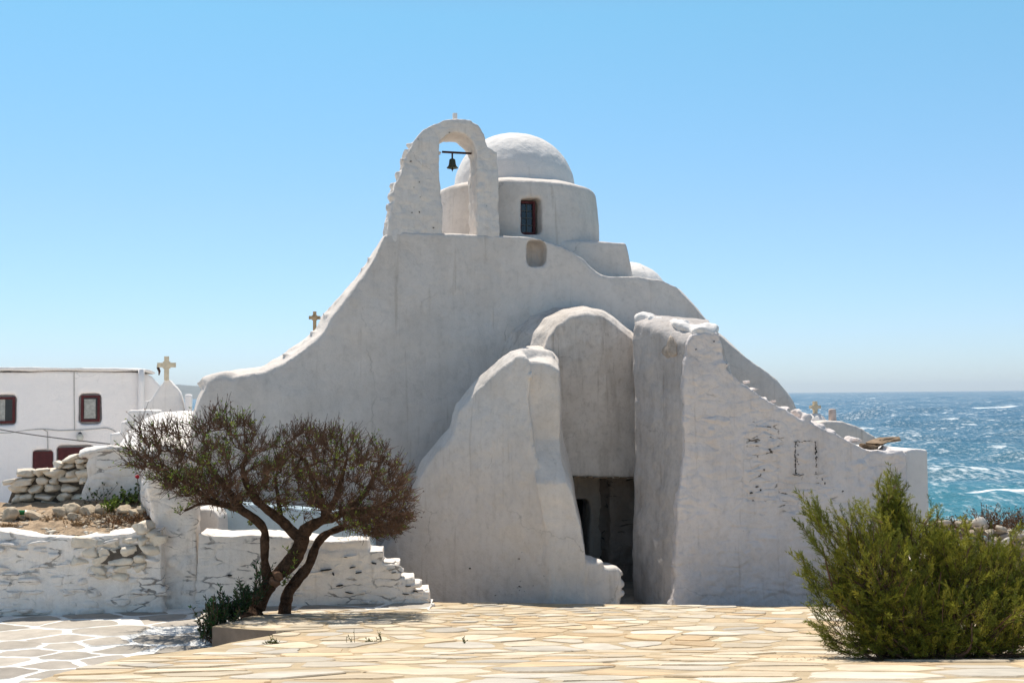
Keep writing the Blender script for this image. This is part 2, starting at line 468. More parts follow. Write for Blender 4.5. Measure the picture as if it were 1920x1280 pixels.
W_WING = whitewash('limewashed_masonry', (0.72, 0.66, 0.635, 1), (0.34, 0.30, 0.28, 1), 0.8, 1.2, cracks=0.5, jm=0.62, cdark=0.3, zones=[(_w.at(1432, 825, 0) - _o, 0.42), (_w.at(1425, 915, 0) - _o, 0.42), (_w.at(1490, 930, 0) - _o, 0.40), (_w.at(1545, 915, 0) - _o, 0.28), (_w.at(1440, 870, 0) - _o, 0.3)])
W_GABLE = whitewash('limewashed_belfry_masonry', (0.74, 0.685, 0.635, 1), (0.33, 0.28, 0.24, 1), 0.6, 1.4, cracks=0.3, jm=0.66, cdark=0.3)
W_HOUSE = whitewash('house_paint', (0.90, 0.845, 0.81, 1), (0.70, 0.64, 0.61, 1), 0.3, 0.8)
W_WALL = whitewash('limewashed_wall', (0.88, 0.81, 0.74, 1), (0.34, 0.28, 0.22, 1), 0.6, 1.6, cracks=0.45, jm=0.50, jsc=(2.4, 2.4, 8.5), cdark=0.75)
W_STONE = whitewash('limewashed_stone', (0.78, 0.69, 0.57, 1), (0.34, 0.25, 0.16, 1), 0.7, 2.5)
W_BLUE = whitewash('pale_blue_limewash', (0.50, 0.62, 0.70, 1), (0.3, 0.38, 0.45, 1), 0.5, 1.5)
M_DARK = plain('dark_gap', (0.12, 0.098, 0.078), 0.95, 0.4, 10, 0.3)
M_INT = plain('dim_interior', (0.03, 0.028, 0.026), 0.95, 0.3, 3, 0.0)
M_RED = plain('oxblood_paint', (0.078, 0.010, 0.011), 0.5, 0.25, 14, 0.15)
M_GLASS = plain('dark_glass', (0.012, 0.014, 0.016), 0.08, 0.2, 4, 0.0, spec=0.6)
M_LACE = plain('lace_curtain', (0.38, 0.375, 0.34), 0.9, 0.3, 15, 0.0)
M_MARBLE = plain('weathered_marble', (0.62, 0.53, 0.38), 0.7, 0.18, 14, 0.3)
M_BRONZE = plain('verdigris_bronze', (0.075, 0.085, 0.06), 0.45, 0.35, 30, 0.2, 0.7)
M_IRON = plain('rusty_iron', (0.07, 0.035, 0.025), 0.75, 0.4, 25, 0.3, 0.3)
M_CABLE = plain('grey_cable', (0.09, 0.085, 0.085), 0.6, 0.2, 10, 0.0)
M_CABLE2 = plain('painted_cable', (0.42, 0.40, 0.37), 0.7, 0.2, 10, 0.0)
M_LAMP = plain('frosted_lamp', (0.55, 0.53, 0.46), 0.35, 0.1, 6, 0.0)
M_SOIL = plain('dry_soil', (0.36, 0.26, 0.17), 0.95, 0.45, 9, 0.8, dist=0.04)
M_CONC = plain('rough_concrete', (0.30, 0.25, 0.20), 0.9, 0.35, 9, 0.6, dist=0.02)
M_ROCK = plain('tan_rock', (0.50, 0.41, 0.30), 0.9, 0.3, 10, 0.6, dist=0.02)
M_SLATE = plain('brown_slate', (0.24, 0.17, 0.11), 0.85, 0.45, 12, 0.6, dist=0.02)
M_RUBBLE = tinted('rubble_stone', 0.9, 0.25, 9, 0.6)
M_FLAG = tinted('flagstone', 0.85, 0.2, 3.2, 0.5, dist=0.03)
M_LEAF = tinted('leaf', 0.5, 0.15, 6, 0.0, spec=0.4, transl=0.3)
M_NEEDLE = tinted('needle', 0.65, 0.15, 6, 0.0, spec=0.2, transl=0.24)
M_BARK = plain('bark', (0.10, 0.058, 0.036), 0.95, 0.6, 13, 1.0, dist=0.07, spec=0.1)
M_TWIG = plain('twig', (0.115, 0.066, 0.041), 0.85, 0.35, 8, 0.0, spec=0.2)
M_CUT = plain('cut_wood', (0.19, 0.10, 0.055), 0.85, 0.3, 14, 0.5)
M_BOTTLE = plain('green_glass', (0.01, 0.16, 0.04), 0.12, 0.2, 5, 0.0, spec=0.6)
M_PETAL = plain('red_petal', (0.35, 0.012, 0.02), 0.6, 0.3, 30, 0.0)
M_HOLE = plain('hole_shadow', (0.05, 0.042, 0.036), 1.0, 0.4, 20, 0.0)

# ------------------------------------------------------------------ ground, sea, hills
def ground_z(X, Y):
    e1 = np.maximum(0, X - (10.5 + 0.6 * np.sin(Y * 0.7)))
    e2 = np.maximum(0, Y - np.where(X > -4, 27.0, np.where(X > -40, 48.0, 40.0)))
    e3 = np.maximum(0, -X - 60)
    e = np.sqrt(e1 ** 2 + e2 ** 2 + e3 ** 2)
    return GZ - np.minimum(e * 0.75, 8.5)
xs = np.arange(-75, 40.1, 0.75); ys = np.arange(-30, 62.1, 0.75)
GX, GY = np.meshgrid(xs, ys)
P = np.stack([GX.ravel(), GY.ravel(), np.zeros(GX.size)], 1)
h = ground_z(P[:, 0], P[:, 1])
rockness = np.clip((GZ - h) / 1.0, 0, 1)
P[:, 2] = h + 0.03 * fbm(P / 1.7, 3, 5) + rockness * 0.7 * fbm(P / 3.0, 3, 9)
nx, ny = len(xs), len(ys)
GF = [(j * nx + i, j * nx + i + 1, (j + 1) * nx + i + 1, (j + 1) * nx + i) for j in range(ny - 1) for i in range(nx - 1)]
o = link('ground', P, GF, plain('pale_dry_ground', (0.46, 0.40, 0.32), 0.95, 0.3, 2.5, 0.6, dist=0.05), smooth=True)
tag(o, 'pale dry ground around the white church', None, kind='structure')

o = link('bounce_floor', [(-30, 17.6, GZ + .35), (-5.9, 17.6, GZ + .35), (-6.5, 33, GZ + .35), (-30, 29, GZ + .35)] + [(-30, 17.6, GZ - .4), (-5.9, 17.6, GZ - .4), (-6.5, 33, GZ - .4), (-30, 29, GZ - .4)], [(0, 1, 2, 3), (0, 4, 5, 1), (1, 5, 6, 2), (2, 6, 7, 3), (3, 7, 4, 0)], plain('bounce_floor_white', (0.78, 0.73, 0.68), 0.9, 0.1, 2, 0.3))  # unseen floor, added to bounce sunlight onto the house front
tag(o, 'unseen white floor added before the white house to bounce light onto it', None, kind='structure')
SEA_Z = -8.0
def make_sea():
    ang = np.radians(np.linspace(-68, 68, 620))
    rad = np.exp(np.linspace(math.log(26), math.log(16000), 620))
    A, Rr = np.meshgrid(ang, rad)
    X = Rr * np.sin(A); Y = Rr * np.cos(A)
    step = Rr * (math.log(16000 / 26) / 619)
    Z = np.zeros_like(X)
    rg = np.random.default_rng(4)
    for k in range(46):
        lam = 2.2 * (1.085 ** k)
        th = math.radians(205) + rg.normal(0, 0.5)
        kx, ky = math.cos(th) * 2 * math.pi / lam, math.sin(th) * 2 * math.pi / lam
        amp = 0.0125 * lam ** 0.78
        fade = np.clip((lam / (step * 3.2)) - 0.6, 0, 1)
        ph = kx * X + ky * Y + rg.uniform(0, 6.28)
        w = np.sin(ph); w = (1 - np.abs(np.sin(ph / 2))) * 2 - 1 if k % 2 else w
        Z += amp * w * fade
    P = np.stack([X.ravel(), Y.ravel(), (SEA_Z + Z).ravel()], 1)
    n = len(ang)
    j, i = np.meshgrid(np.arange(len(rad) - 1), np.arange(n - 1), indexing='ij')
    a = (j * n + i).ravel()
    Fc = np.stack([a, a + 1, a + n + 1, a + n], 1)
    me = bpy.data.meshes.new('sea')
    me.vertices.add(len(P)); me.vertices.foreach_set('co', P.ravel())
    me.loops.add(Fc.size); me.loops.foreach_set('vertex_index', Fc.ravel().astype(np.int32))
    me.polygons.add(len(Fc)); me.polygons.foreach_set('loop_start', np.arange(0, Fc.size, 4, dtype=np.int32))
    me.update(calc_edges=True)
    me.polygons.foreach_set('use_smooth', [True] * len(Fc))
    mt, nt, b = new_mat('sea_water')
    geo = N(nt, 'ShaderNodeNewGeometry').outputs['Position']
    sx = N(nt, 'ShaderNodeSeparateXYZ'); nt.links.new(geo, sx.inputs[0])
    dist = N(nt, 'ShaderNodeMath', operation='MULTIPLY'); nt.links.new(sx.outputs[1], dist.inputs[0]); dist.inputs[1].default_value = 1 / 400.0
    patch = noise_node(nt, geo, 0.06, 6, 0.7, (1.0, 0.3, 1))
    ad = N(nt, 'ShaderNodeMath', operation='MULTIPLY_ADD'); nt.links.new(patch.outputs[0], ad.inputs[0]); ad.inputs[1].default_value = 0.12; nt.links.new(dist.outputs[0], ad.inputs[2])
    col = ramp(nt, ad.outputs[0], [(0.0, (0.07, 0.30, 0.31, 1)), (0.20, (0.04, 0.22, 0.26, 1)), (0.30, (0.015, 0.115, 0.17, 1)), (0.55, (0.012, 0.085, 0.14, 1)), (1.0, (0.016, 0.085, 0.15, 1))]).outputs[0]
    # foam: wind flecks at several sizes, and long breaking rollers near the shore
    def M(op, a, b, c=None):
        n = N(nt, 'ShaderNodeMath', operation=op)
        for k, v in enumerate((a, b, c)):
            if v is None: continue
            if isinstance(v, (int, float)): n.inputs[k].default_value = v
            else: nt.links.new(v, n.inputs[k])
        return n.outputs[0]
    big = noise_node(nt, geo, 0.03, 4, 0.6, (0.6, 1.6, 1.0)).outputs[0]
    tot = None
    for sc_, lo, hi, amt, sd in ((2.4, .53, .71, .42, 0), (1.0, .555, .69, .52, 1), (0.42, .595, .70, .7, 2), (0.16, .645, .71, .75, 3)):
        nz = noise_node(nt, geo, sc_, 5, 0.64, (0.9, 0.3, 1.0)).outputs[0]
        f = ramp(nt, M('MULTIPLY_ADD', big, 0.24, M('SUBTRACT', nz, 0.12)), [(lo, g(0)), (hi, g(amt))]).outputs[0] if False else None
        v = M('MULTIPLY_ADD', big, 0.24, M('SUBTRACT', nz, 0.12, None))
        f = ramp(nt, v, [(lo, g(0)), (hi, g(amt))]).outputs[0]
        tot = f if tot is None else mix(nt, 1.0, tot, f, 'SCREEN')
    wob = noise_node(nt, geo, 0.06, 3, 0.5).outputs[0]
    tex = noise_node(nt, geo, 0.9, 6, 0.72, (0.5, 0.5, 1)).outputs[0]
    for (Y0, w, xa, xb, wa) in ((111, 1.5, 46, 90, 6), (89.5, 1.0, 34, 80, 4), (84.0, .9, 33, 44, 3), (300, 5, 130, 190, 18), (560, 14, 225, 262, 30), (69, .8, 24, 60, 4)):
        dy = M('DIVIDE', M('ADD', M('SUBTRACT', sx.outputs[1], float(Y0)), M('MULTIPLY', M('SUBTRACT', wob, 0.5), float(wa) * 2)), float(w))
        bell = M('POWER', 2.718, M('MULTIPLY', M('MULTIPLY', dy, dy), -1.0))
        L_ = (xb - xa) * .25
        win = M('MULTIPLY', M('MINIMUM', M('MAXIMUM', M('DIVIDE', M('SUBTRACT', sx.outputs[0], float(xa)), L_), 0.0), 1.0), M('MINIMUM', M('MAXIMUM', M('DIVIDE', M('SUBTRACT', float(xb), sx.outputs[0]), L_), 0.0), 1.0))
        v = M('MULTIPLY', M('MULTIPLY', bell, win), M('MULTIPLY_ADD', tex, 1.6, 0.1))
        f = ramp(nt, v, [(0.3, g(0)), (0.7, g(0.95))]).outputs[0]
        tot = mix(nt, 1.0, tot, f, 'SCREEN')
    c = mix(nt, tot, col, (0.80, 0.84, 0.85, 1))
    nt.links.new(c, b.inputs['Base Color'])
    rr = N(nt, 'ShaderNodeMath', operation='MULTIPLY_ADD'); nt.links.new(tot, rr.inputs[0]); rr.inputs[1].default_value = 0.55; rr.inputs[2].default_value = 0.3
    nt.links.new(rr.outputs[0], b.inputs['Roughness']); b.inputs['Specular IOR Level'].default_value = 0.22
    bump_chain(nt, b, [(noise_node(nt, geo, 0.5, 6, 0.65, (0.6, 1.5, 1)).outputs[0], 0.8, 0.6), (noise_node(nt, geo, 2.6, 5, 0.6, (0.7, 1.4, 1)).outputs[0], 0.7, 0.12)])
    me.materials.append(mt)
    o = bpy.data.objects.new('sea', me); COL.objects.link(o)
    tag(o, 'choppy turquoise to deep blue sea with white crests', None, kind='structure')
make_sea()
def hills():
    for (x0, x1, pk, top, D, sd) in [(-500, 520, 420, 716, 7000, 3)]:
        n = 60; V = []; Fc = []
        for i in range(n + 1):
            px = x0 + (x1 - x0) * i / n
            b = pix(px, 760, D); u = (px - pk) / (x1 - x0)
            hz = (pix(pk, top, D).z) * max(0.0, 1 - (2.2 * abs(u)) ** 1.5) * (1 + 0.25 * float(vnoise(np.array([[px / 60.0, sd, 0]]))[0]))
            for j in range(6):
                v = j / 5
                V.append((b.x * (1 + 0.06 * v), D * (1 + 0.09 * v), SEA_Z - 3 + (max(hz, 0) - SEA_Z) * math.sin(v * math.pi / 2)))
        for i in range(n):
            for j in range(5):
                Fc.append((i * 6 + j, (i + 1) * 6 + j, (i + 1) * 6 + j + 1, i * 6 + j + 1))
        o = link('hills', V, Fc, plain('dry_hillside', (0.10, 0.095, 0.075), 0.95, 0.2, 0.01, 0.0), smooth=True)
        tag(o, 'distant island hills fading into the haze', None, kind='structure')
hills()

# ------------------------------------------------------------------ haze
hz = MB().box((0, 8700, 50), (34000, 17600, 126))
hm = bpy.data.materials.new('sea_haze'); hm.use_nodes = True; hn = hm.node_tree; hn.nodes.clear()
ho = hn.nodes.new('ShaderNodeOutputMaterial'); hv = hn.nodes.new('ShaderNodeVolumePrincipled')
hv.inputs['Color'].default_value = (0.84, 0.93, 1.0, 1); hv.inputs['Density'].default_value = 0.00008; hv.inputs['Anisotropy'].default_value = 0.2
hn.links.new(hv.outputs[0], ho.inputs['Volume'])
o = hz.build('haze', hm); tag(o, 'thin pale sea haze softening the horizon', None, kind='stuff')

# ------------------------------------------------------------------ paving
def clip_half(poly, nx_, ny_, c):
    out = []; n = len(poly)
    for i in range(n):
        a = poly[i]; b = poly[(i + 1) % n]
        da = a[0] * nx_ + a[1] * ny_ - c; db = b[0] * nx_ + b[1] * ny_ - c
        if da <= 0: out.append(a)
        if (da < 0 < db) or (db < 0 < da):
            t = da / (da - db); out.append((a[0] + (b[0] - a[0]) * t, a[1] + (b[1] - a[1]) * t))
    return out
def paving(mb, outline, zf, spacing, joint, tints, rise, seed, stretch=1.25, round_=0.25, dens=lambda y: 1.0, side=None):
    rg = np.random.default_rng(seed); rr = random.Random(seed)
    ox = [p[0] for p in outline]; oy = [p[1] for p in outline]
    x0, x1, y0, y1 = min(ox) - 1, max(ox) + 1, min(oy) - 1, max(oy) + 1
    pts = []
    # variable radius dart throwing
    grid = {}
    for _ in range(26000):
        p = (rr.uniform(x0, x1), rr.uniform(y0, y1)); r = spacing * rr.choice((0.45, 0.62, 0.8, 1.0, 1.0, 1.4)) * dens(p[1])
        ok = True
        gx, gy = int(p[0] / (spacing * 1.4)), int(p[1] / (spacing * 1.4))
        for dx in (-1, 0, 1):
            for dy in (-1, 0, 1):
                for q, rq in grid.get((gx + dx, gy + dy), ()):
                    if ((q[0] - p[0]) / stretch) ** 2 + (q[1] - p[1]) ** 2 < ((r + rq) / 2) ** 2: ok = False; break
                if not ok: break
            if not ok: break
        if ok:
            grid.setdefault((gx, gy), []).append((p, r)); pts.append(p)
    pts = np.array(pts)
    S = np.array([1 / stretch, 1.0])
    Q = pts * S
    for k in range(len(pts)):
        d = ((Q - Q[k]) ** 2).sum(1); nb = np.argsort(d)[1:16]
        cell = [(pts[k][0] + a, pts[k][1] + b) for a, b in ((-3, -3), (3, -3), (3, 3), (-3, 3))]
        cl = [((x - 0) * S[0], y) for x, y in cell]
        for j in nb:
            n = Q[j] - Q[k]; L = math.hypot(*n); n = n / L
            mid = (Q[j] + Q[k]) / 2
            cl = clip_half(cl, n[0], n[1], mid.dot(n) - joint * (0.35 + 0.5 * rr.random()))
            if len(cl) < 3: break
        if len(cl) < 3: continue
        cell = [(x / S[0], y) for x, y in cl]
        if max(math.hypot(x - pts[k][0], y - pts[k][1]) for x, y in cell) > 2.2: continue
        if not all(inside(outline, x, y) for x, y in cell):
            if not inside(outline, *pts[k]): continue
            sub = list(outline)
            m_ = len(cell)
            for i in range(m_):
                a = cell[i]; b = cell[(i + 1) % m_]
                ex, ey = b[0] - a[0], b[1] - a[1]; nn = (ey, -ex); L = math.hypot(*nn) + 1e-9
                sub = clip_half(sub, nn[0] / L, nn[1] / L, (a[0] * nn[0] + a[1] * nn[1]) / L)
                if len(sub) < 3: break
            if len(sub) < 3: continue
            cell = sub
        # wobble the edges, round the corners
        pl = []
        m_ = len(cell)
        for i in range(m_):
            a = np.array(cell[i]); b = np.array(cell[(i + 1) % m_]); L = np.linalg.norm(b - a)
            if L < 0.03: pl.append((a + b) / 2); continue
            cut = min(round_ * L, 0.05)
            u = (b - a) / L
            ns = max(2, int(L / 0.12)); nrm = np.array([u[1], -u[0]])
            for s_ in range(ns + 1):
                q = a + u * (cut + (L - 2 * cut) * s_ / ns)
                w = 0.0 if s_ in (0, ns) else rr.uniform(-0.02, 0.02)
                pl.append(q + nrm * w)
        c0 = np.mean(pl, 0)
        zz = rise + rr.uniform(-0.004, 0.006); tx, ty = rr.uniform(-0.012, 0.012), rr.uniform(-0.012, 0.012)
        n = len(pl)
        ring = lambda s_, dz: [(c0[0] + (q[0] - c0[0]) * s_, c0[1] + (q[1] - c0[1]) * s_, zf(q[1]) + dz + tx * (q[0] - c0[0]) + ty * (q[1] - c0[1])) for q in pl]
        V = ring(0.965, zz) + ring(1.0, zz - 0.008) + ring(1.0, -0.03)
        Fc = [tuple(range(n))] + [(i, n + i, n + (i + 1) % n, (i + 1) % n) for i in range(n)] + [(n + i, 2 * n + i, 2 * n + (i + 1) % n, n + (i + 1) % n) for i in range(n)]
        # orient top face upward
        ar = sum(pl[i][0] * pl[(i + 1) % n][1] - pl[(i + 1) % n][0] * pl[i][1] for i in range(n))
        if ar < 0: Fc = [tuple(reversed(f)) for f in Fc]
        t = tints[rr.randrange(len(tints))]; s_ = rr.uniform(0.85, 1.15)
        mb.add(V, Fc, (t[0] * s_, t[1] * s_, t[2] * s_, 1))
        for q in range(1, len(Fc)): mb.t[-q] = side or (t[0] * .88, t[1] * .82, t[2] * .74, 1)
def slab(mb, outline, zf, zbot, tint, dy=0.5):
    y0, y1 = min(p[1] for p in outline), max(p[1] for p in outline)
    y = y0
    cuts = sorted(set(list(np.arange(y0, y1, dy)) + [6, 10.5, 16.5, y1]))
    cuts = [c for c in cuts if y0 <= c <= y1]
    for a, b in zip(cuts[:-1], cuts[1:]):
        st = clip_half(clip_half(list(outline), 0, -1, -a), 0, 1, b)
        if len(st) < 3: continue
        ar = sum(st[i][0] * st[(i + 1) % len(st)][1] - st[(i + 1) % len(st)][0] * st[i][1] for i in range(len(st)))
        if ar < 0: st = st[::-1]
        mb.add([(x, yy, zf(yy)) for x, yy in st], [tuple(range(len(st)))], tint)
    n = len(outline)
    dens = []
    for i in range(n):
        a = outline[i]; b = outline[(i + 1) % n]; L = math.hypot(b[0] - a[0], b[1] - a[1]); k = max(1, int(L / 0.4))
        for s_ in range(k): dens.append((a[0] + (b[0] - a[0]) * s_ / k, a[1] + (b[1] - a[1]) * s_ / k))
    n = len(dens)
    V = [(x, y_, zf(y_)) for x, y_ in dens] + [(x, y_, zbot) for x, y_ in dens]
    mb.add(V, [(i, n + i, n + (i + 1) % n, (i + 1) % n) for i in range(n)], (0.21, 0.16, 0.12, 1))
def tp(px, py):
    q = on_terrace(px, py); return (q.x, q.y)
TERR = [(-2.0, 3.0), tp(55, 1279), tp(150, 1252), tp(250, 1228), tp(400, 1212), tp(432, 1204), tp(500, 1192), tp(552, 1183), tp(480, 1180), tp(398, 1174), tp(430, 1163), tp(500, 1148), tp(545, 1137), tp(640, 1131), tp(800, 1129), tp(1000, 1130), tp(1250, 1133), tp(1500, 1137), (6.5, 15.4), (9.5, 15.2), (9.5, 3.0)]
tm = MB()
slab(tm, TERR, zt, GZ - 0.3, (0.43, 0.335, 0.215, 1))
FLAG = [(0.60, 0.525, 0.42), (0.59, 0.505, 0.39), (0.61, 0.555, 0.46), (0.53, 0.49, 0.43), (0.50, 0.475, 0.435), (0.585, 0.48, 0.345), (0.56, 0.435, 0.295), (0.60, 0.53, 0.42), (0.54, 0.48, 0.39), (0.63, 0.59, 0.52)]
paving(tm, TERR, zt, 0.62, 0.055, [(a * .94, b * .89, c * .81) for a, b, c in FLAG], 0.005, 11, 1.12, 0.2, lambda y: float(np.interp(y, [6, 8.5, 11, 16], [1.15, 1.0, .78, .68])))
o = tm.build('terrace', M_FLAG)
tag(o, 'sunlit terrace of irregular cream flagstones', None, kind='structure')
pm = MB()
PATH = [(-14, 9.0), (-1.2, 9.0), (-1.2, 16.4), (-14, 16.4)]
pm.add([(x, y, PZ) for x, y in PATH], [(0, 1, 2, 3)], (0.80, 0.78, 0.74, 1))
pm.add([(x, y, PZ) for x, y in PATH] + [(x, y, GZ - .3) for x, y in PATH], [(i, 4 + i, 4 + (i + 1) % 4, (i + 1) % 4) for i in range(4)], (0.3, 0.28, 0.25, 1))
paving(pm, PATH, lambda y: PZ, 0.58, 0.034, [(0.39, 0.345, 0.295), (0.365, 0.325, 0.28), (0.415, 0.37, 0.315), (0.385, 0.345, 0.295)], 0.003, 23, 1.55, 0.1, side=(0.72, 0.70, 0.66, 1))
o = pm.build('path', M_FLAG)
tag(o, 'grey slate path with white painted joints', None, kind='structure')

# ------------------------------------------------------------------ the church
church = thing('church', 'large whitewashed church with bell arch, round drum and dome beside the sea', 'church', (0, 20, GZ))
front = [(340, 1190), (352, 900), (362, 790), (374, 750), (390, 716), (440, 707), (498, 697), (535, 679), (572, 653), (606, 624), (622, 594), (650, 562), (684, 514), (706, 474), (722, 440), (735, 434), (800, 437), (880, 439), (1000, 441), (1030, 452), (1062, 463), (1092, 482), (1118, 508), (1136, 516), (1185, 517), (1240, 521), (1275, 536), (1306, 572), (1335, 606), (1395, 662), (1430, 690), (1455, 712), (1480, 748), (1500, 790), (1520, 1190)]
shift = [(0, 0), (0, 0), (-4, 0), (-6, -4), (-6, -10), (-4, -10), (-6, -10), (-14, -8), (-16, -8), (-16, -6), (-18, -4), (-18, -4), (-16, -2), (-12, -2), (-6, 0)]
back = [(x + (shift[i][0] if i < len(shift) else 0), y + (shift[i][1] if i < len(shift) else 4)) for i, (x, y) in enumerate(front)]
facade = loft2(FAC, front, 0, FAC, back, -1.0)
def cutbox(plane, x0, y0, x1, y1, off, depth, off_front=0.4):
    A = [plane.at(x, y, off) for x, y in ((x0, y0), (x1, y0), (x1, y1), (x0, y1))]
    return MB().loft([a + plane.n * off_front for a in A], [a - plane.n * depth for a in A])
niche = cutbox(FAC, 990, 453, 1024, 496, 0, 0.42)
doorcut = cutbox(FAC, 1072, 936, 1106, 1180, 0, 0.85)
cop = []
rgc = random.Random(19)
for k in range(34):
    u = k / 33; xx = np.interp(u, [0, .25, .5, .75, 1], [386, 470, 560, 610, 700]); yy = float(np.interp(xx, [q[0] for q in front[4:14]], [q[1] for q in front[4:14]]))
    cop.append(stone(FAC.at(xx + rgc.uniform(-5, 5) - 4, yy + 3 + rgc.uniform(-2, 4), -rgc.uniform(.35, .9)), (rgc.uniform(.2, .45), rgc.uniform(.2, .4), rgc.uniform(.05, .10)), TH, -0.15 - 0.5 * u, .6, .25, 800 + k, 1))
cop.append(stone(FAC.at(410, 707, -.35), (.62, .7, .16), TH, .08, .6, .2, 850, 1)); cop.append(stone(FAC.at(396, 716, -.25), (.3, .6, .12), TH, .3, .6, .2, 851, 1))
fuse('front_wall', [facade], 0.05, W_FAC, church, 3, ((1.4, 0.05), (0.45, 0.018), (0.12, 0.005)), cuts=[niche, doorcut], extra=cop)
# gable and vaults of the body behind the facade
bodyA = [(400, 1190), (420, 900), (430, 790), (560, 690), (640, 600), (720, 500), (770, 455), (1120, 530), (1240, 560), (1400, 700), (1450, 790), (1450, 1190)]
bodyB = [(430, 1190), (440, 900), (450, 800), (560, 720), (640, 640), (720, 560), (770, 530), (1120, 560), (1200, 600), (1330, 720), (1370, 790), (1370, 1190)]
blockA = [(1002, 1100), (1002, 446), (1040, 450), (1100, 453), (1174, 457), (1186, 520), (1190, 640), (1200, 1100)]
bl = solid(FAC, blockA, -0.5, 3.6)
blT = MB().loft([FAC.at(x, y, -0.55) for x, y in [(800, 900), (800, 446), (1040, 449), (1174, 456), (1187, 520), (1200, 900)]], [FAC.at(x, y, -4.6) for x, y in [(800, 900), (800, 455), (1040, 458), (1150, 462), (1165, 520), (1175, 900)]])
vault = MB()
vc = FAC.at(1176, 560, -2.6)
vault.lathe([(0.9, -2.0), (0.9, 0.0)] + [(0.9 * math.cos(a), 0.9 * math.sin(a)) for a in np.linspace(0.15, 1.45, 8)], (vc.x, vc.y, vc.z - 0.12), 32)
fuse('rear_body', [loft2(FAC, bodyA, -0.8, FAC, bodyB, -5.5), vault], 0.09, W_CLEAN, church, 4)
fuse('drum_base', [blT], 0.05, W_FAC, church, 3, ((0.9, 0.025), (0.12, 0.005)))
# drum, dome
DC = (pix(968, 640, 22.3).x, 22.3, 0)
zA = pix(968, 450, 20.7).z - 0.4; zL = pix(968, 337, 20.66).z
drum = MB().lathe([(1.74, zA), (1.70, zL - 0.6), (1.66, zL - 0.08), (1.64, zL - 0.015), (1.61, zL + 0.0), (1.32, zL + 0.105), (1.1, zL + 0.13)], DC, 64)
wp = Plane(pix(996, 405, 20.68), math.radians(17))
wcut = cutbox(wp, 977, 371, 1014, 440, 0.0, 0.42, 0.5)
dm = fuse('drum', [drum], 0.04, W_FAC, church, 3, ((0.7, 0.018), (0.12, 0.004)), cuts=[wcut])
def frame_box(plane, x0, y0, x1, y1, off, bar, depth, name, mat, parent):
    u0, z1 = plane.uv(x0, y0, off); u1, z0 = plane.uv(x1, y1, off)
    ang = math.atan2(plane.t.y, plane.t.x); mb = MB()
    def bx(ua, ub, za, zb):
        p = plane.world((ua + ub) / 2, (za + zb) / 2, off); mb.box(p, (ub - ua, depth, zb - za), ang)
    bx(u0, u0 + bar, z0, z1); bx(u1 - bar, u1, z0, z1); bx(u0 + bar, u1 - bar, z1 - bar, z1); bx(u0 + bar, u1 - bar, z0, z0 + bar)
    return mb.build(name, mat, parent), (u0 + bar, u1 - bar, z0 + bar, z1 - bar, ang)
fw, (a, b, c, d, ang) = frame_box(wp, 972, 377, 1003, 441, -0.20, 0.045, 0.06, 'window_frame', M_RED, dm)
gb = MB(); gb.box(wp.world((a + b) / 2, (c + d) / 2, -0.225), (b - a, 0.015, d - c), ang)
gb.build('window_pane', M_GLASS, dm)
gr = MB()
for k in range(1, 4): gr.box(wp.world((a + b) / 2, c + (d - c) * k / 4, -0.205), (b - a, 0.015, 0.014), ang)
gr.box(wp.world((a + b) / 2, (c + d) / 2, -0.203), (0.014, 0.012, d - c), ang)
gr.build('window_grille', plain('grey_grille', (0.09, 0.095, 0.09), 0.6), dm)
rD = 1.23; zD = zL + 0.1
prof = [(rD + 0.02, -0.25), (rD + 0.01, 0.0)] + [(rD * math.cos(t) ** 0.92, 1.15 * math.sin(t)) for t in np.linspace(0.08, 1.52, 18)]
dome = MB().lathe(prof, (DC[0] - 0.01, DC[1], zD), 64)
fuse('dome', [dome], 0.04, W_CLEAN, church, 3, ((0.7, 0.012), (0.16, 0.006), (0.08, 0.003)), seed=21)
# bell gable: an inverted U
gOut = [(727, 460), (729, 430), (733, 392), (739, 378), (741, 345), (756, 318), (762, 290), (779, 262), (786, 250), (806, 236), (830, 226), (853, 223), (878, 226), (896, 235), (909, 252), (916, 276), (934, 282), (936, 360), (938, 460), (896, 460), (895, 360), (894, 290), (886, 266), (872, 252), (855, 248), (838, 253), (826, 266), (823, 288), (827, 360), (831, 460)]
gable_o = fuse('bell_gable', [solid(FAC, gOut, -0.03, 0.72)], 0.03, W_GABLE, church, 1, ((0.5, 0.03), (0.13, 0.016), (0.06, 0.006)), seed=31,
     extra=[stone(FAC.at(888, 287, -0.35), (0.16, 0.2, 0.11), TH, 0, 0.4, 0.1, 5), stone(FAC.at(824, 287, -0.35), (0.12, 0.2, 0.1), TH, 0, 0.4, 0.1, 6)]
     + [stone(FAC.at(x, y, -0.2 - 0.15 * (k % 3)), (0.27, 0.40, 0.15), TH, 0.2 * ((k % 3) - 1), 0.5, 0.28, 40 + k, 1) for k, (x, y) in enumerate([(738, 372), (742, 350), (752, 330), (760, 308), (766, 288), (776, 272), (736, 392), (732, 415)])])
bb = MB().tube([FAC.at(829, 285, -0.35), FAC.at(884, 288, -0.35)], 0.022, 8)
bb.build('bell_bar', M_IRON, church)
fb = MB().box(FAC.at(853, 221, -0.35), (0.075, 0.075, 0.16), TH); fb.build('finial', W_CLEAN, church)
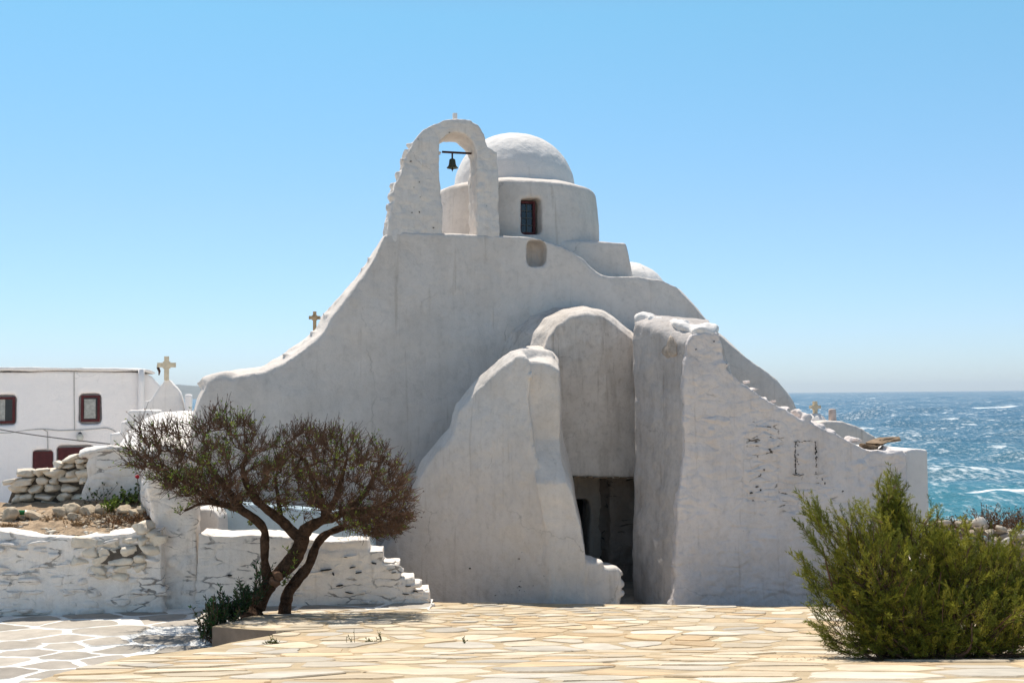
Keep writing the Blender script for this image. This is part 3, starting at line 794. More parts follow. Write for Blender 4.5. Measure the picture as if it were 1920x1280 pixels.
# bell (hangs from the bar)
bc = FAC.at(848, 288, -0.35)
bell = thing('bell', 'small greenish bronze bell hanging from the iron bar in the church bell arch', 'bell', bc)
sc = 22.0 / 2060 * 0.92
MB().lathe([(0.001, -0.095), (0.035, -0.10), (0.055, -0.115), (0.06, -0.15), (0.066, -0.20), (0.078, -0.235), (0.105, -0.262), (0.105, -0.272), (0.085, -0.268), (0.001, -0.16)], bc, 28).build('bell_body', M_BRONZE, bell, True)
MB().tube([bc, bc + Vector((0, 0, -0.10))], 0.016, 8).build('bell_yoke', M_IRON, bell)
MB().lathe([(0.006, -0.16), (0.006, -0.27), (0.02, -0.285), (0.02, -0.30), (0.008, -0.315), (0.006, -0.335), (0.001, -0.336)], bc, 12).build('clapper', M_IRON, bell)
# porch vault
pvF = [(1012, 895), (1014, 700), (1017, 650), (1028, 622), (1046, 600), (1070, 586), (1100, 579), (1128, 583), (1152, 597), (1172, 613), (1196, 633), (1226, 760), (1228, 895)]
pvB = [(905, 850), (908, 720), (918, 662), (944, 620), (984, 592), (1034, 576), (1090, 571), (1128, 580), (1152, 594), (1172, 611), (1196, 630), (1226, 740), (1228, 850)]
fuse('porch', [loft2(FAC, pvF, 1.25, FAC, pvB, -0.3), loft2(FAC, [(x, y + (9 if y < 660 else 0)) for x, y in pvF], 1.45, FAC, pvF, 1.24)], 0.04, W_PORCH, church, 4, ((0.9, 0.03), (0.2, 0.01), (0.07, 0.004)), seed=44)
def panel(x0, y0, x1, y1, off, th): return solid(FAC, [(x0, y1), (x0, y0), (x1, y0), (x1, y1)], off, th)
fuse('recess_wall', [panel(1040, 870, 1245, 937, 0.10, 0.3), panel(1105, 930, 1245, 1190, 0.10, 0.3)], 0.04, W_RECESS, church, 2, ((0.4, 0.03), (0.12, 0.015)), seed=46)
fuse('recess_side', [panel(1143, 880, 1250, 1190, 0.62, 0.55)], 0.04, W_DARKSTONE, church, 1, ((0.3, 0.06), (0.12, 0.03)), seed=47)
# thin dark lintel edge and doorway
lt = MB(); rg = random.Random(3)
for k in range(11):
    x = 1074 + k * 12.5; p = FAC.at(x + 6, 895 + rg.uniform(-2, 1), 1.43)
    lt.box(p, (0.1 * rg.uniform(0.7, 1.1), 0.12, 0.016 * rg.uniform(0.6, 1.5)), TH + rg.uniform(-.1, .1))
lt.build('lintel_slates', M_SLATE, church)
p = FAC.at(1090, 1050, -0.55)
dd = MB().box(p, (0.55, 0.05, 2.6), TH)
dd.build('door', plain('dark_door_wood', (0.012, 0.01, 0.009), 0.8, 0.3, 10, 0.3), church)  # near-black wooden panel set back in the doorway
# buttress
Ab = Vector((pix(986, 700, 17.0).x, 17.0, 0)); Bb = Vector((-2.5, 19.0, 0))
dv = (Ab - Bb); BUT = Plane((Ab.x, Ab.y, 0), math.atan2(dv.y, dv.x))
bo = [(1040, 1190), (1028, 980), (1016, 905), (1000, 830), (992, 750), (988, 690), (984, 668), (976, 656), (960, 658), (936, 674), (905, 700), (884, 718), (870, 736), (852, 758), (847, 780), (845, 800), (828, 820), (806, 842), (790, 862), (779, 885), (768, 925), (735, 990), (690, 1060), (640, 1190)]
bo_in = [(x + (9 if 5 <= i <= 21 else 0), y + (13 if 5 <= i <= 21 else 0)) for i, (x, y) in enumerate(bo)]
dface = MB().loft([BUT.at(x, y, 0.0) for x, y in bo_in], [BUT.at(x, y, -0.24) for x, y in bo])
A_ = [BUT.at(x, y, -0.22) for x, y in bo]
B_ = [a + Vector((0.50, 0.72, 0.0)) for a in A_]
diag = MB().loft(A_, B_)
NOSE = Plane((Ab.x, 17.0, 0), math.radians(6))
up = loft2(NOSE, [(984, 900), (986, 690), (984, 686), (992, 680), (1010, 679), (1034, 684), (1046, 694), (1049, 750), (1051, 830), (1062, 870), (1066, 930)], -0.12, NOSE, [(984, 900), (984, 680), (974, 655), (984, 649), (1008, 648), (1034, 655), (1046, 668), (1049, 750), (1051, 830), (1062, 870), (1066, 930)], -1.9)
lo1 = [(1004, 905), (1064, 905), (1078, 930), (1090, 985), (1094, 1020), (1097, 1060), (1100, 1190), (1030, 1190), (1022, 1000)]
lo2 = [(996, 822), (1050, 822), (1068, 880), (1088, 985), (1093, 1020), (1096, 1060), (1098, 1190), (1030, 1190), (1018, 960)]
low = loft2(NOSE, lo1, 0.26, NOSE, lo2, -0.13)
low2 = loft2(NOSE, lo2, -0.12, NOSE, [(1000, 830), (1048, 824), (1068, 880), (1088, 985), (1093, 1020), (1096, 1060), (1098, 1190), (1030, 1190), (1018, 960)], -1.6)
stub = solid(NOSE, [(1020, 1190), (1030, 1050), (1092, 1052), (1100, 1056), (1128, 1058), (1130, 1066), (1158, 1066), (1162, 1080), (1160, 1190)], 0.2, 0.7)
ex = [stone(NOSE.at(x, y, 0.0), (w, 0.45, hh), 0.1, 0.05, 0.5, 0.12, 60 + k, 1) for k, (x, y, w, hh) in enumerate([(1102, 1052, .26, .14), (1120, 1056, .2, .13), (1148, 1072, .3, .14), (1152, 1090, .26, .13), (1150, 1108, .3, .12), (1154, 1124, .24, .14)])]
butt_o = fuse('buttress', [diag, dface, up, low, low2, stub], 0.032, W_BUTT, church, 2, ((0.9, 0.035), (0.25, 0.012), (0.08, 0.004)), extra=ex, seed=52)
# right wing
wA = pix(1284, 900, 16.9); wB = pix(1190, 900, 18.0)
WING = Plane((wA.x, wA.y, 0), math.radians(12)); WINB = Plane((wB.x, wB.y, 0), math.radians(12))
wo_ = [(1262, 1190), (1266, 1080), (1272, 960), (1281, 850), (1287, 646), (1300, 626), (1345, 620), (1354, 645), (1362, 690), (1392, 716), (1430, 744), (1475, 768), (1505, 788), (1545, 803), (1590, 824), (1630, 843), (1690, 843), (1702, 852), (1703, 1000), (1704, 1190)]
wing = solid(WING, wo_, 0, 0.9)
tw = loft2(WING, [(1262, 1190), (1272, 960), (1281, 850), (1287, 646), (1298, 632), (1330, 624), (1350, 630), (1368, 700), (1372, 1190)], -0.06, WINB, [(1188, 1190), (1189, 960), (1190, 850), (1186, 626), (1190, 604), (1222, 590), (1330, 594), (1368, 700), (1372, 1190)], 0)
tw2 = solid(WINB, [(1189, 1190), (1190, 850), (1187, 630), (1191, 607), (1222, 593), (1330, 598), (1368, 700), (1372, 1190)], -0.05, 2.6, (0.95, 0, 0))
ex = courses(WING, [(1330, 1180), (1330, 900), (1318, 640), (1345, 622), (1362, 692), (1430, 748), (1505, 792), (1590, 830), (1690, 850), (1700, 1180)], 0, (0.08, 0.16), (0.16, 0.55), 0.3, 0.022, 0.024, 71, 0.014, 0.07, 0.42, 0.18, 0.25)
caps = [(1400, 716, .16, .12), (1412, 728, .2, .08), (1432, 742, .17, .14), (1450, 752, .22, .11), (1472, 762, .2, .11), (1492, 768, .16, .11), (1506, 780, .2, .15), (1528, 796, .24, .13), (1556, 804, .28, .12), (1602, 824, .3, .1), (1660, 838, .3, .14), (1684, 842, .2, .13)]
ex += [stone(WING.at(x, y, -0.2 - 0.1 * (k % 2)), (w, 0.4, hh), math.radians(12), -0.25 + 0.12 * (k % 3), 0.65, 0.28, 80 + k, 1) for k, (x, y, w, hh) in enumerate([(x, y + 2 * (k % 3), w * (.62 + .3 * ((k * 7) % 5) / 4), hh * (.6 + .3 * ((k * 3) % 4) / 3)) for k, (x, y, w, hh) in enumerate(caps)])]
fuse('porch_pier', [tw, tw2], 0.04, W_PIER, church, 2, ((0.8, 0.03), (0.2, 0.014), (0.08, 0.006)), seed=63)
rgc = random.Random(5); cst = []
for k in range(13):
    u = k / 12
    p = WINB.at(1199, 604, -0.2).lerp(WING.at(1298, 625, -0.2), k / 8) if k < 9 else WING.at(1298 + (k - 8) * 9, 622, -0.25)
    cst.append(stone(p + Vector((0.12 if k < 9 else 0.0, 0.1, 0.02 + rgc.uniform(-.02, .02))), (rgc.uniform(.36, .48) * (1 if k < 9 else .6), rgc.uniform(.5, .7), rgc.uniform(.2, .28)), rgc.uniform(-.4, .4), rgc.uniform(-.12, .12), .75, .2, 2100 + k, 1))
fuse('pier_cap', [MB().add(*cst[0])], 0.035, W_CLEAN, church, 3, ((0.3, 0.03), (0.1, 0.014)), extra=cst[1:], seed=65)
wing_o = fuse('side_wing', [wing], 0.03, W_WING, church, 1, ((0.8, 0.03), (0.22, 0.018), (0.08, 0.010)), extra=ex, seed=61)
# open joints, holes and the blocked window on the wing face
def blotches(name, plane, items, mat, parent, off=0.0, seed=5):
    mb = MB(); rg = random.Random(seed); ang = math.atan2(plane.t.y, plane.t.x)
    for (x, y, w, hh) in items:
        p = plane.at(x, y, off)
        V, Fc = stone(p, (w, 0.10, hh), ang, rg.uniform(-0.25, 0.25), 0.9, 0.45, rg.randrange(9999), 1)
        mb.add(V, Fc)
    return merge_in(parent, mb, mat)
def merge_in(ob, mb, mat):
    me = ob.data; me.materials.append(mat); mi = len(me.materials) - 1
    t = bpy.data.meshes.new('t'); O = np.array(origin(ob))
    t.from_pydata((np.concatenate(mb.v) - O).tolist(), [], mb.f)
    t.polygons.foreach_set('material_index', [mi] * len(t.polygons)); t.polygons.foreach_set('use_smooth', [True] * len(t.polygons))
    for q in range(len(me.materials)): t.materials.append(me.materials[q])
    bm = bmesh.new(); bm.from_mesh(me); bm.from_mesh(t); bm.to_mesh(me); bm.free(); me.update(); bpy.data.meshes.remove(t)
it = []
rg = random.Random(12)
def crackline(x0, y0, x1, y1, n, w=0.05, t=0.014, gap=0.3):
    for k in range(n):
        if rg.random() < gap: continue
        u = (k + rg.random() * 0.5) / n
        x, y = x0 + (x1 - x0) * u, y0 + (y1 - y0) * u
        if abs(x1 - x0) > abs(y1 - y0): it.append((x, y + rg.uniform(-1.5, 1.5), w * rg.uniform(.6, 1.4), t * rg.uniform(.6, 1.4)))
        else: it.append((x + rg.uniform(-1.5, 1.5), y, t * rg.uniform(.6, 1.4), w * rg.uniform(.6, 1.4)))
crackline(1488, 827, 1530, 827, 12, .06, .012, .25); crackline(1490, 830, 1491, 890, 22, .05, .010, .25); crackline(1494, 832, 1495, 886, 12, .04, .008, .6); crackline(1528, 828, 1529, 888, 22, .05, .012, .2); crackline(1486, 890, 1530, 887, 14, .05, .010, .3)
for (x, y, w, hh) in [(1418, 912, .06, .03), (1425, 918, .03, .05), (1408, 923, .07, .03), (1545, 905, .03, .07), (1533, 918, .05, .04), (1552, 912, .025, .06), (1540, 898, .025, .03), (1577, 920, .06, .035), (1551, 933, .03, .03), (1560, 944, .03, .03), (1432, 880, .02, .05), (1440, 800, .09, .02), (1338, 640, .03, .03), (1304, 655, .02, .02), (1360, 682, .03, .05)]: it.append((x, y, w, hh))
blotches('open_joints', WING, it, M_HOLE, wing_o, -0.022)
WS = Plane(pix(1284, 700, 16.6), 0)
sideP = Plane((wA.x, wA.y, 0), math.atan2((wA - wB).y, (wA - wB).x))
mb = MB(); V, Fc = stone(sideP.at(1255, 654, -0.075), (0.42, 0.10, 0.40), math.atan2(sideP.t.y, sideP.t.x), 0.2, 0.8, 0.25, 17); mb.add(V, Fc)
mb.build('bare_patch', plain('bare_render', (0.42, 0.35, 0.29), 0.95, 0.25, 12, 0.5, dist=0.02), church, True)
it = [(772, 399, .03, .03), (786, 398, .03, .04), (776, 352, .02, .03), (788, 370, .02, .03), (786, 342, .02, .03), (812, 427, .04, .025), (770, 303, .05, .02), (784, 262, .06, .035), (842, 249, .04, .02), (912, 387, .02, .02)]
blotches('belfry_holes', FAC, it, M_HOLE, gable_o, -0.055)
it = [(986, 805, .01, .012)]
rg = random.Random(77); it = []
for _ in range(26):
    y = 1120 - abs(rg.gauss(0, 45)); x = rg.gauss(985, 55)
    if not 880 < x < 1085: continue
    w_ = .010 + .035 * rg.random() ** 3
    it.append((x, y, w_, w_ * rg.uniform(.4, .9)))
# on the buttress the blotches follow the two faces
mbb = MB()
for (x, y, w, hh) in it:
    pl = BUT if x < 1018 else NOSE
    off = -0.035 if pl is BUT else 0.20
    V, Fc = stone(pl.at(x, y, off), (w, 0.12, hh), math.atan2(pl.t.y, pl.t.x), rg.uniform(-.3, .3), 0.9, 0.45, rg.randrange(9999), 1); mbb.add(V, Fc)
merge_in(butt_o, mbb, M_HOLE)
# marble cross on the hidden rear vault
def cross(name, px, py_top, py_bot, Y, mat, parent, width, thick=0.09, collar=True, sink=0.0):
    top = pix(px, py_top, Y); bot = pix(px, py_bot, Y); H = top.z - bot.z; w = H * 0.19
    mb = MB(); cz = bot.z + H * 0.64
    mb.box((top.x, Y, (top.z + bot.z) / 2 - sink / 2), (w, thick, H + sink), TH)
    ct, st = math.cos(TH), math.sin(TH)
    L = width
    for s in (-1, 1):
        u = s * (L + w) / 4 * 0.998
        mb.box((top.x + u * ct, Y + u * st, cz), ((L - w) / 2 + w * 0.0 + (L - w) * 0.0, thick * 0.97, w), TH)
    if collar:
        for k in range(4):
            a = math.pi / 4 + k * math.pi / 2; q = w * 0.68
            for e in (0,):
                u, z = q * math.cos(a), q * math.sin(a)
                V = []
                for yy in (-thick * .42, thick * .42):
                    for (du, dz) in ((-.30, -.30), (.30, -.30), (.30, .30), (-.30, .30)):
                        uu, z2 = u + du * w, z + dz * w
                        V.append((top.x + uu * ct - yy * st, Y + uu * st + yy * ct, cz + z2))
                mb.add(V, [(3, 2, 1, 0), (4, 5, 6, 7), (0, 1, 5, 4), (1, 2, 6, 5), (2, 3, 7, 6), (3, 0, 4, 7)])
    return mb.build(name, mat, parent)
cross('roof_cross', 590, 584, 616, 23.0, plain('brown_stone', (0.30, 0.22, 0.13), 0.85, 0.35, 14, 0.3), church, 0.24, sink=0.9)

# ------------------------------------------------------------------ right-hand chapel, block, rubble
chap = thing('chapel', 'low white barrel vaulted chapel with small stone cross in front of the sea', 'chapel', pix(1590, 1010, 22))
CH = Plane(pix(1590, 820, 22), TH)
cv = solid(CH, [(1500, 1010), (1500, 815), (1525, 796), (1552, 788), (1580, 789), (1606, 797), (1632, 812), (1655, 830), (1672, 850), (1675, 1010)], 0, 3.0, (-0.5, 0, 0))
fuse('vault', [cv], 0.05, W_FAC, chap, 3, ((0.8, 0.02), (0.1, 0.003)))
nb_ = MB().lathe([(0.24, -0.3), (0.22, 0.0), (0.16, 0.10), (0.08, 0.15), (0.02, 0.16)], pix(1529, 789, 22.4), 20)
nb_.build('cross_base', W_CLEAN, chap, True)
cross('cross', 1528, 752, 782, 22.4, M_MARBLE, chap, 0.22)
q = pix(1561, 790, 22.3)
MB().lathe([(0.085, -0.2), (0.075, 0.22), (0.07, 0.25), (0.02, 0.26)], q, 14).build('chimney_stub', plain('pink_plaster', (0.55, 0.46, 0.42), 0.9, 0.25, 12, 0.3), chap, True)
blk = solid(Plane(pix(1712, 850, 18.6), math.radians(10)), [(1700, 1010), (1699, 843), (1712, 841), (1741, 842), (1743, 960), (1745, 1010)], 0, 2.2, (-0.25, 0, 0))
o = fuse('outhouse', [blk], 0.035, W_CLEAN, None, 3, ((0.7, 0.01), (0.1, 0.002)), base=tuple(pix(1722, 1010, 18.6)))
tag(o, 'plain white flat topped block at the seaward end of the church wall', 'building')
mb = MB()
for k, (x, y, w, d_, hh, rt, tl) in enumerate([(1640, 834, .42, .5, .05, .3, .38), (1650, 826, .5, .45, .06, .5, .22), (1662, 823, .36, .35, .10, .1, .05), (1625, 838, .22, .35, .10, .2, -.2), (1636, 840, .2, .3, .09, .2, .5)]):
    V, Fc = stone(WING.at(x, y, -0.35), (w, d_, hh), rt, tl, 0.4, 0.22, 300 + k); mb.add(V, Fc)
o = mb.build('slate_heap', M_SLATE, smooth=False, base=tuple(WING.at(1645, 845, -0.35)))
tag(o, 'heap of broken brown slates lying on the stepped wall beside the chapel vault', 'slates')
def rubble():
    mb = MB(); rg = random.Random(9)
    for k in range(820):
        x = rg.uniform(1735, 2080); rowt = rg.random()
        Y = rg.uniform(15.8, 16.7)
        topy = 985 - 14 * math.sin((x - 1700) / 55.0) + (8 if x < 1830 else 0)
        y = topy + (rowt ** 1.2) * 165
        s_ = rg.uniform(0.07, 0.19)
        V, Fc = stone(pix(x, y, Y), (s_ * rg.uniform(1, 1.5), s_, s_ * rg.uniform(.5, .85)), rg.uniform(0, 3), rg.uniform(-.3, .3), 0.6, 0.2, 500 + k, 1)
        t = rg.choice([(0.42, 0.36, 0.29), (0.5, 0.44, 0.37), (0.36, 0.29, 0.22), (0.55, 0.50, 0.44), (0.3, 0.24, 0.19)])
        mb.add(V, Fc, (*t, 1))
    a, b = pix(1750, 1000, 16.3), pix(2055, 1000, 16.3)
    mb.add([(a.x, 15.95, GZ), (b.x, 15.95, GZ), (b.x, 16.7, GZ), (a.x, 16.7, GZ), (a.x, 16.1, a.z - .15), (b.x, 16.1, a.z - .15), (b.x, 16.6, a.z - .15), (a.x, 16.6, a.z - .15)],
           [(0, 1, 5, 4), (1, 2, 6, 5), (2, 3, 7, 6), (3, 0, 4, 7), (4, 5, 6, 7)], (0.26, 0.21, 0.165, 1))
    o = mb.build('rubble_wall', M_RUBBLE, smooth=True, base=(a.x + 1, 16.3, GZ))
    tag(o, 'low tumbled dry rubble wall behind the big green bush at the sea edge', 'wall')
rubble()

# ------------------------------------------------------------------ left: white house, chapel, walls
HS = Plane(pix(150, 800, 30), math.radians(24))
house = thing('white_house', 'long flat roofed white house with dark red windows and doors', 'house', pix(150, 1000, 30))
hcuts = [cutbox(HS, -12, 740, 32, 797, 0, 0.24), cutbox(HS, 148, 737, 191, 794, 0, 0.24), cutbox(HS, 60, 842, 100, 960, 0, 0.24), cutbox(HS, 107, 835, 176, 960, 0, 0.24)]
hw = solid(HS, [(-420, 1010), (-420, 693), (262, 697), (284, 704), (301, 722), (305, 760), (305, 1010)], 0, 6.0)
fuse('wall', [hw], 0.06, W_HOUSE, house, 3, ((1.2, 0.03), (0.2, 0.006)), cuts=hcuts)
cp = MB().loft([HS.at(x, y, 0.13) for x, y in [(-425, 692), (-425, 686), (150, 689), (262, 690), (284, 693), (296, 702), (284, 699), (262, 696), (150, 695)]], [HS.at(x, y, 0.13) - HS.n * 6.2 for x, y in [(-425, 692), (-425, 686), (150, 689), (262, 690), (284, 693), (296, 702), (284, 699), (262, 696), (150, 695)]])
fuse('roof_coping', [cp], 0.05, W_CLEAN, house, 2, ((0.8, 0.015), (0.15, 0.006)))
def hwindow(x0, y0, x1, y1, pane):
    fr, (a, b, c, d, ang) = frame_box(HS, x0, y0, x1, y1, -0.09, 0.065, 0.08, 'window', M_RED, house)
    mb = MB().box(HS.world((a + b) / 2, (c + d) / 2, -0.105), (b - a, 0.015, d - c), ang)
    mb.build('pane', pane, fr)
    return fr, (a, b, c, d, ang)
f1, (a, b, c, d, ang) = hwindow(-8, 744, 28, 793, M_GLASS)
MB().box(HS.world(a + (b - a) * 0.28, (c + d) / 2, -0.092), ((b - a) * 0.4, 0.01, d - c), ang).build('curtain', M_LACE, f1)
hwindow(152, 741, 187, 790, M_GLASS)[0]
f2 = [ch for ch in house.children if ch.name.startswith('window')][-1]
a, z1 = HS.uv(158, 748, -.1); b, z0 = HS.uv(179, 784, -.1)
MB().box(HS.world((a + b) / 2, (z0 + z1) / 2, -0.092), (b - a, 0.01, z1 - z0), ang).build('curtain', M_LACE, f2)
for (x0, y0, x1, y1) in [(64, 846, 96, 960), (111, 839, 172, 960)]:
    u0, z1 = HS.uv(x0, y0); u1, z0 = HS.uv(x1, y1)
    dr = MB().box(HS.world((u0 + u1) / 2, (z0 + z1) / 2, -0.1), (u1 - u0 + 0.05, 0.08, z1 - z0 - 0.01), ang)
    n = 5
    for k in range(1, n): dr.box(HS.world(u0 + (u1 - u0) * k / n, (z0 + z1) / 2, -0.055), (0.02, 0.015, z1 - z0 - 0.1), ang)
    dr.build('door', M_RED, house)
dp = [HS.at(265, 692, 0.1), HS.at(265, 720, 0.1), HS.at(264, 800, 0.1), HS.at(263, 900, 0.1)]
MB().tube(dp, 0.085, 14).build('drainpipe', W_HOUSE, house, True)
MB().tube([HS.at(x, y, 0.02) for x, y in [(139, 695), (139, 740), (140, 806)]], 0.012, 6).build('cable', M_CABLE2, house)
MB().tube([HS.at(x, y, 0.02) for x, y in [(-60, 812), (20, 811), (50, 806), (80, 804), (110, 807), (150, 806), (200, 802), (212, 806), (222, 814)]], 0.012, 6).build('cable', M_CABLE2, house)
MB().tube([HS.at(x, y, 0.02) for x, y in [(80, 804), (89, 809), (90, 845)]], 0.012, 6).build('cable', M_CABLE2, house)
lp = MB(); q = HS.at(150, 820, 0.12); lp.lathe([(0.01, -0.11), (0.06, -0.09), (0.09, -0.03), (0.09, 0.03), (0.06, 0.09), (0.01, 0.10)], q, 18)
lamp = lp.build('wall_lamp', M_LAMP, house, True)
MB().tube([HS.at(150, 815, 0.0), HS.at(150, 813, 0.12)], 0.05, 12).build('lamp_base', M_CABLE, lamp, True)
cab = MB(); pts = []
a, b = HS.at(-230, 748, 0.03), pix(206, 832, 24.2)
for k in range(21):
    u = k / 20; p = a.lerp(b, u); p.z -= 0.16 * math.sin(math.pi * u); pts.append(p)
o = cab.tube(pts, 0.014, 6).build('overhead_cable', M_CABLE, base=tuple(b))
tag(o, 'thin dark cable slung across the front of the white house', 'cable')

sch = thing('domed_chapel', 'little white chapel with tan stone cross on its gable beside the house', 'chapel', pix(310, 1000, 25))
SC = Plane(pix(310, 760, 26), TH)
ped = solid(SC, [(262, 1000), (264, 768), (271, 768), (271, 752), (283, 750), (290, 738), (298, 725), (305, 718), (309, 711), (318, 711), (323, 718), (332, 727), (338, 735), (343, 752), (345, 768), (346, 1000)], 0, 0.9)
fuse('gable', [ped], 0.035, W_CLEAN, sch, 2, ((0.6, 0.012), (0.1, 0.003)))
tur = solid(SC, [(346, 1000), (346, 739), (359, 739), (359, 1000)], 0.25, 0.6)
fuse('turret', [tur], 0.03, W_HOUSE, sch, 2, ((0.5, 0.008),))
VF = Plane(pix(300, 850, 19.6), 0.05)
rf = loft2(VF, [(170, 1010), (182, 930), (200, 893), (222, 868), (250, 850), (290, 836), (345, 834), (400, 838), (430, 870), (440, 1010)], 0, Plane(pix(300, 800, 23.0), 0.05), [(190, 1010), (205, 860), (224, 834), (242, 808), (264, 788), (298, 772), (346, 768), (410, 772), (440, 800), (450, 1010)], 0)
fuse('vault_roof', [rf], 0.05, W_CLEAN, sch, 4, ((0.8, 0.03), (0.15, 0.006)))
SP = Plane(pix(230, 810, 24.5), 0.1)
st_ = solid(SP, [(170, 1000), (170, 838), (205, 838), (205, 812), (227, 812), (227, 790), (240, 790), (240, 768), (290, 768), (290, 1000)], 0, 1.0)
fuse('stepped_parapet', [st_], 0.035, W_CLEAN, sch, 2, ((0.6, 0.012), (0.1, 0.003)))
cross('cross', 312.5, 668, 713, 25.9, M_MARBLE, sch, 0.42, 0.11)
MB().tube([pix(296, 684, 25.95), pix(296.5, 690, 25.9), pix(299, 696, 25.9), pix(298, 703, 25.95)], [0.02, 0.035, 0.028, 0.012], 7).build('iron_hook', M_IRON, sch)

# upper dry stone wall with plastered end
DW = Plane(pix(120, 930, 17.3), 0.12)
dsw = thing('dry_stone_wall', 'broken dry stone wall of rounded white stones stepping up to a plastered end', 'wall', pix(150, 1000, 17.3))
core = solid(DW, [(6, 1060), (14, 945), (30, 900), (60, 886), (100, 878), (130, 866), (165, 860), (172, 1060)], -0.22, 0.4)
cc = MB(); cc.v = core.v; cc.f = core.f; cc.n = core.n; cc.build('core', M_DARK, dsw)
sm_ = MB()
for V, Fc in courses(DW, [(-20, 1010), (4, 960), (10, 935), (18, 905), (38, 884), (62, 876), (90, 880), (100, 872), (118, 864), (140, 856), (168, 852), (166, 900), (150, 960), (150, 1010)], 0, (0.065, 0.15), (0.11, 0.40), 0.42, 0.0, 0.05, 91, -0.025, 0.18, 0.66, 0.2): sm_.add(V, Fc)
for k, (x, y, w, hh, tl) in enumerate([(135, 860, .28, .15, .12), (112, 870, .2, .12, -.1), (80, 882, .30, .08, .05), (48, 887, .27, .13, .05), (26, 902, .3, .09, .15), (4, 962, .42, .30, .2), (-22, 950, .3, .3, 0)]):
    V, Fc = stone(DW.at(x, y, -0.15), (w, 0.36, hh), 0.1, tl, 0.65, 0.16, 900 + k); sm_.add(V, Fc)
sm_.build('stones', W_STONE, dsw, True)
pe = solid(DW, [(135, 1060), (142, 970), (148, 940), (160, 900), (163, 868), (168, 852), (190, 842), (214, 836), (235, 838), (275, 846), (300, 850), (305, 1060)], 0.02, 0.55)
fuse('plastered_end', [pe], 0.035, W_WALL, dsw, 3, ((0.6, 0.03), (0.18, 0.016), (0.07, 0.006)), extra=[stone(DW.at(172, 845, -.15), (.38, .5, .14), .1, .22, .6, .15, 931, 1), stone(DW.at(205, 841, -.15), (.26, .5, .12), .1, -.05, .6, .15, 932, 1), stone(DW.at(235, 843, -.15), (.26, .5, .12), .1, -.1, .6, .15, 933, 1)], seed=73)

# corner pier between planter and parapet
pier_c = Plane(pix(320, 1100, 15.9), 0.10)
pF = [(300, 1190), (302, 1000), (296, 985), (285, 965), (277, 930), (276, 870), (282, 845), (310, 835), (345, 850), (362, 900), (370, 960), (370, 1000), (366, 1190)]
pBk = [(262, 1190), (264, 1000), (262, 985), (260, 965), (258, 930), (256, 850), (262, 822), (300, 808), (350, 820), (372, 880), (384, 940), (384, 990), (380, 1190)]
pr = loft2(pier_c, pF, 0.0, Plane(pix(320, 1000, 18.6), 0.1), pBk, 0.0)
ex = courses(pier_c, [(306, 1185), (306, 1040), (362, 1040), (362, 1185)], 0, (0.08, 0.13), (0.16, 0.34), 0.25, 0.05, 0.03, 97, 0.024, 0.1, 0.55, 0.16)
o = fuse('plastered_pier', [pr], 0.035, W_WALL, None, 2, ((0.7, 0.05), (0.22, 0.035), (0.08, 0.010)), extra=ex, base=tuple(pix(330, 1150, 15.9)), seed=81)
tag(o, 'thick lumpy plastered white pier behind the tree, between planter and parapet', 'pier')

# planter wall
PW = Plane(pix(150, 1080, 15.5), 0.10)
plw = thing('planter_wall', 'low whitewashed stone retaining wall holding up the planted bed', 'wall', pix(150, 1148, 15.5))
po = solid(PW, [(-400, 1190), (-400, 985), (0, 993), (60, 1003), (140, 1008), (200, 1003), (262, 994), (302, 990), (304, 1190)], -0.035, 0.42)
ex = courses(PW, [(-300, 1180), (-300, 995), (60, 1010), (120, 1014), (140, 1180)], 0, (0.08, 0.16), (0.16, 0.42), 0.26, 0.018, 0.028, 101, 0.006, 0.10, 0.5, 0.2, 0.12)
ex += courses(PW, [(140, 1180), (120, 1012), (200, 1006), (302, 996), (303, 1180)], 0, (0.10, 0.18), (0.20, 0.42), 0.26, 0.016, 0.028, 103, 0.006, 0.10, 0.5, 0.2, 0.12)
pf_o = fuse('plastered_face', [po], 0.024, W_WALL, plw, 1, ((0.7, 0.035), (0.18, 0.016), (0.07, 0.006)), seed=87)
wm = MB()
for V, Fc in ex: wm.add(V, Fc)
merge_in(pf_o, wm, W_WALL)
sm_ = MB()
for V, Fc in courses(PW, [(152, 1075), (138, 1040), (150, 1016), (200, 1010), (300, 996), (300, 1040), (268, 1062), (242, 1085), (180, 1088)], 0.0, (0.075, 0.145), (0.13, 0.36), 0.28, 0.05, 0.03, 107, -0.035, 0.16, 0.6, 0.2): sm_.add(V, Fc)
V, Fc = stone(PW.at(268, 990, -0.1), (.34, .3, .22), .2, .1, .7, .2, 120); sm_.add(V, Fc)
sm_.build('exposed_stones', W_STONE, plw, True)
bk = solid(PW, [(184, 1056), (184, 1036), (215, 1030), (272, 1018), (272, 1030), (246, 1046), (222, 1060)], 0.0, 0.1)
cc = MB(); cc.v = bk.v; cc.f = bk.f; cc.n = bk.n; cc.build('mortar_gap', M_DARK, plw)
it = []; rg = random.Random(31)
for _ in range(60):
    x = rg.uniform(-40, 300); y = rg.uniform(1020, 1140)
    if 150 < x < 290 and y < 1085: continue
    it.append((x, y, rg.uniform(.03, .16), rg.uniform(.008, .022)))

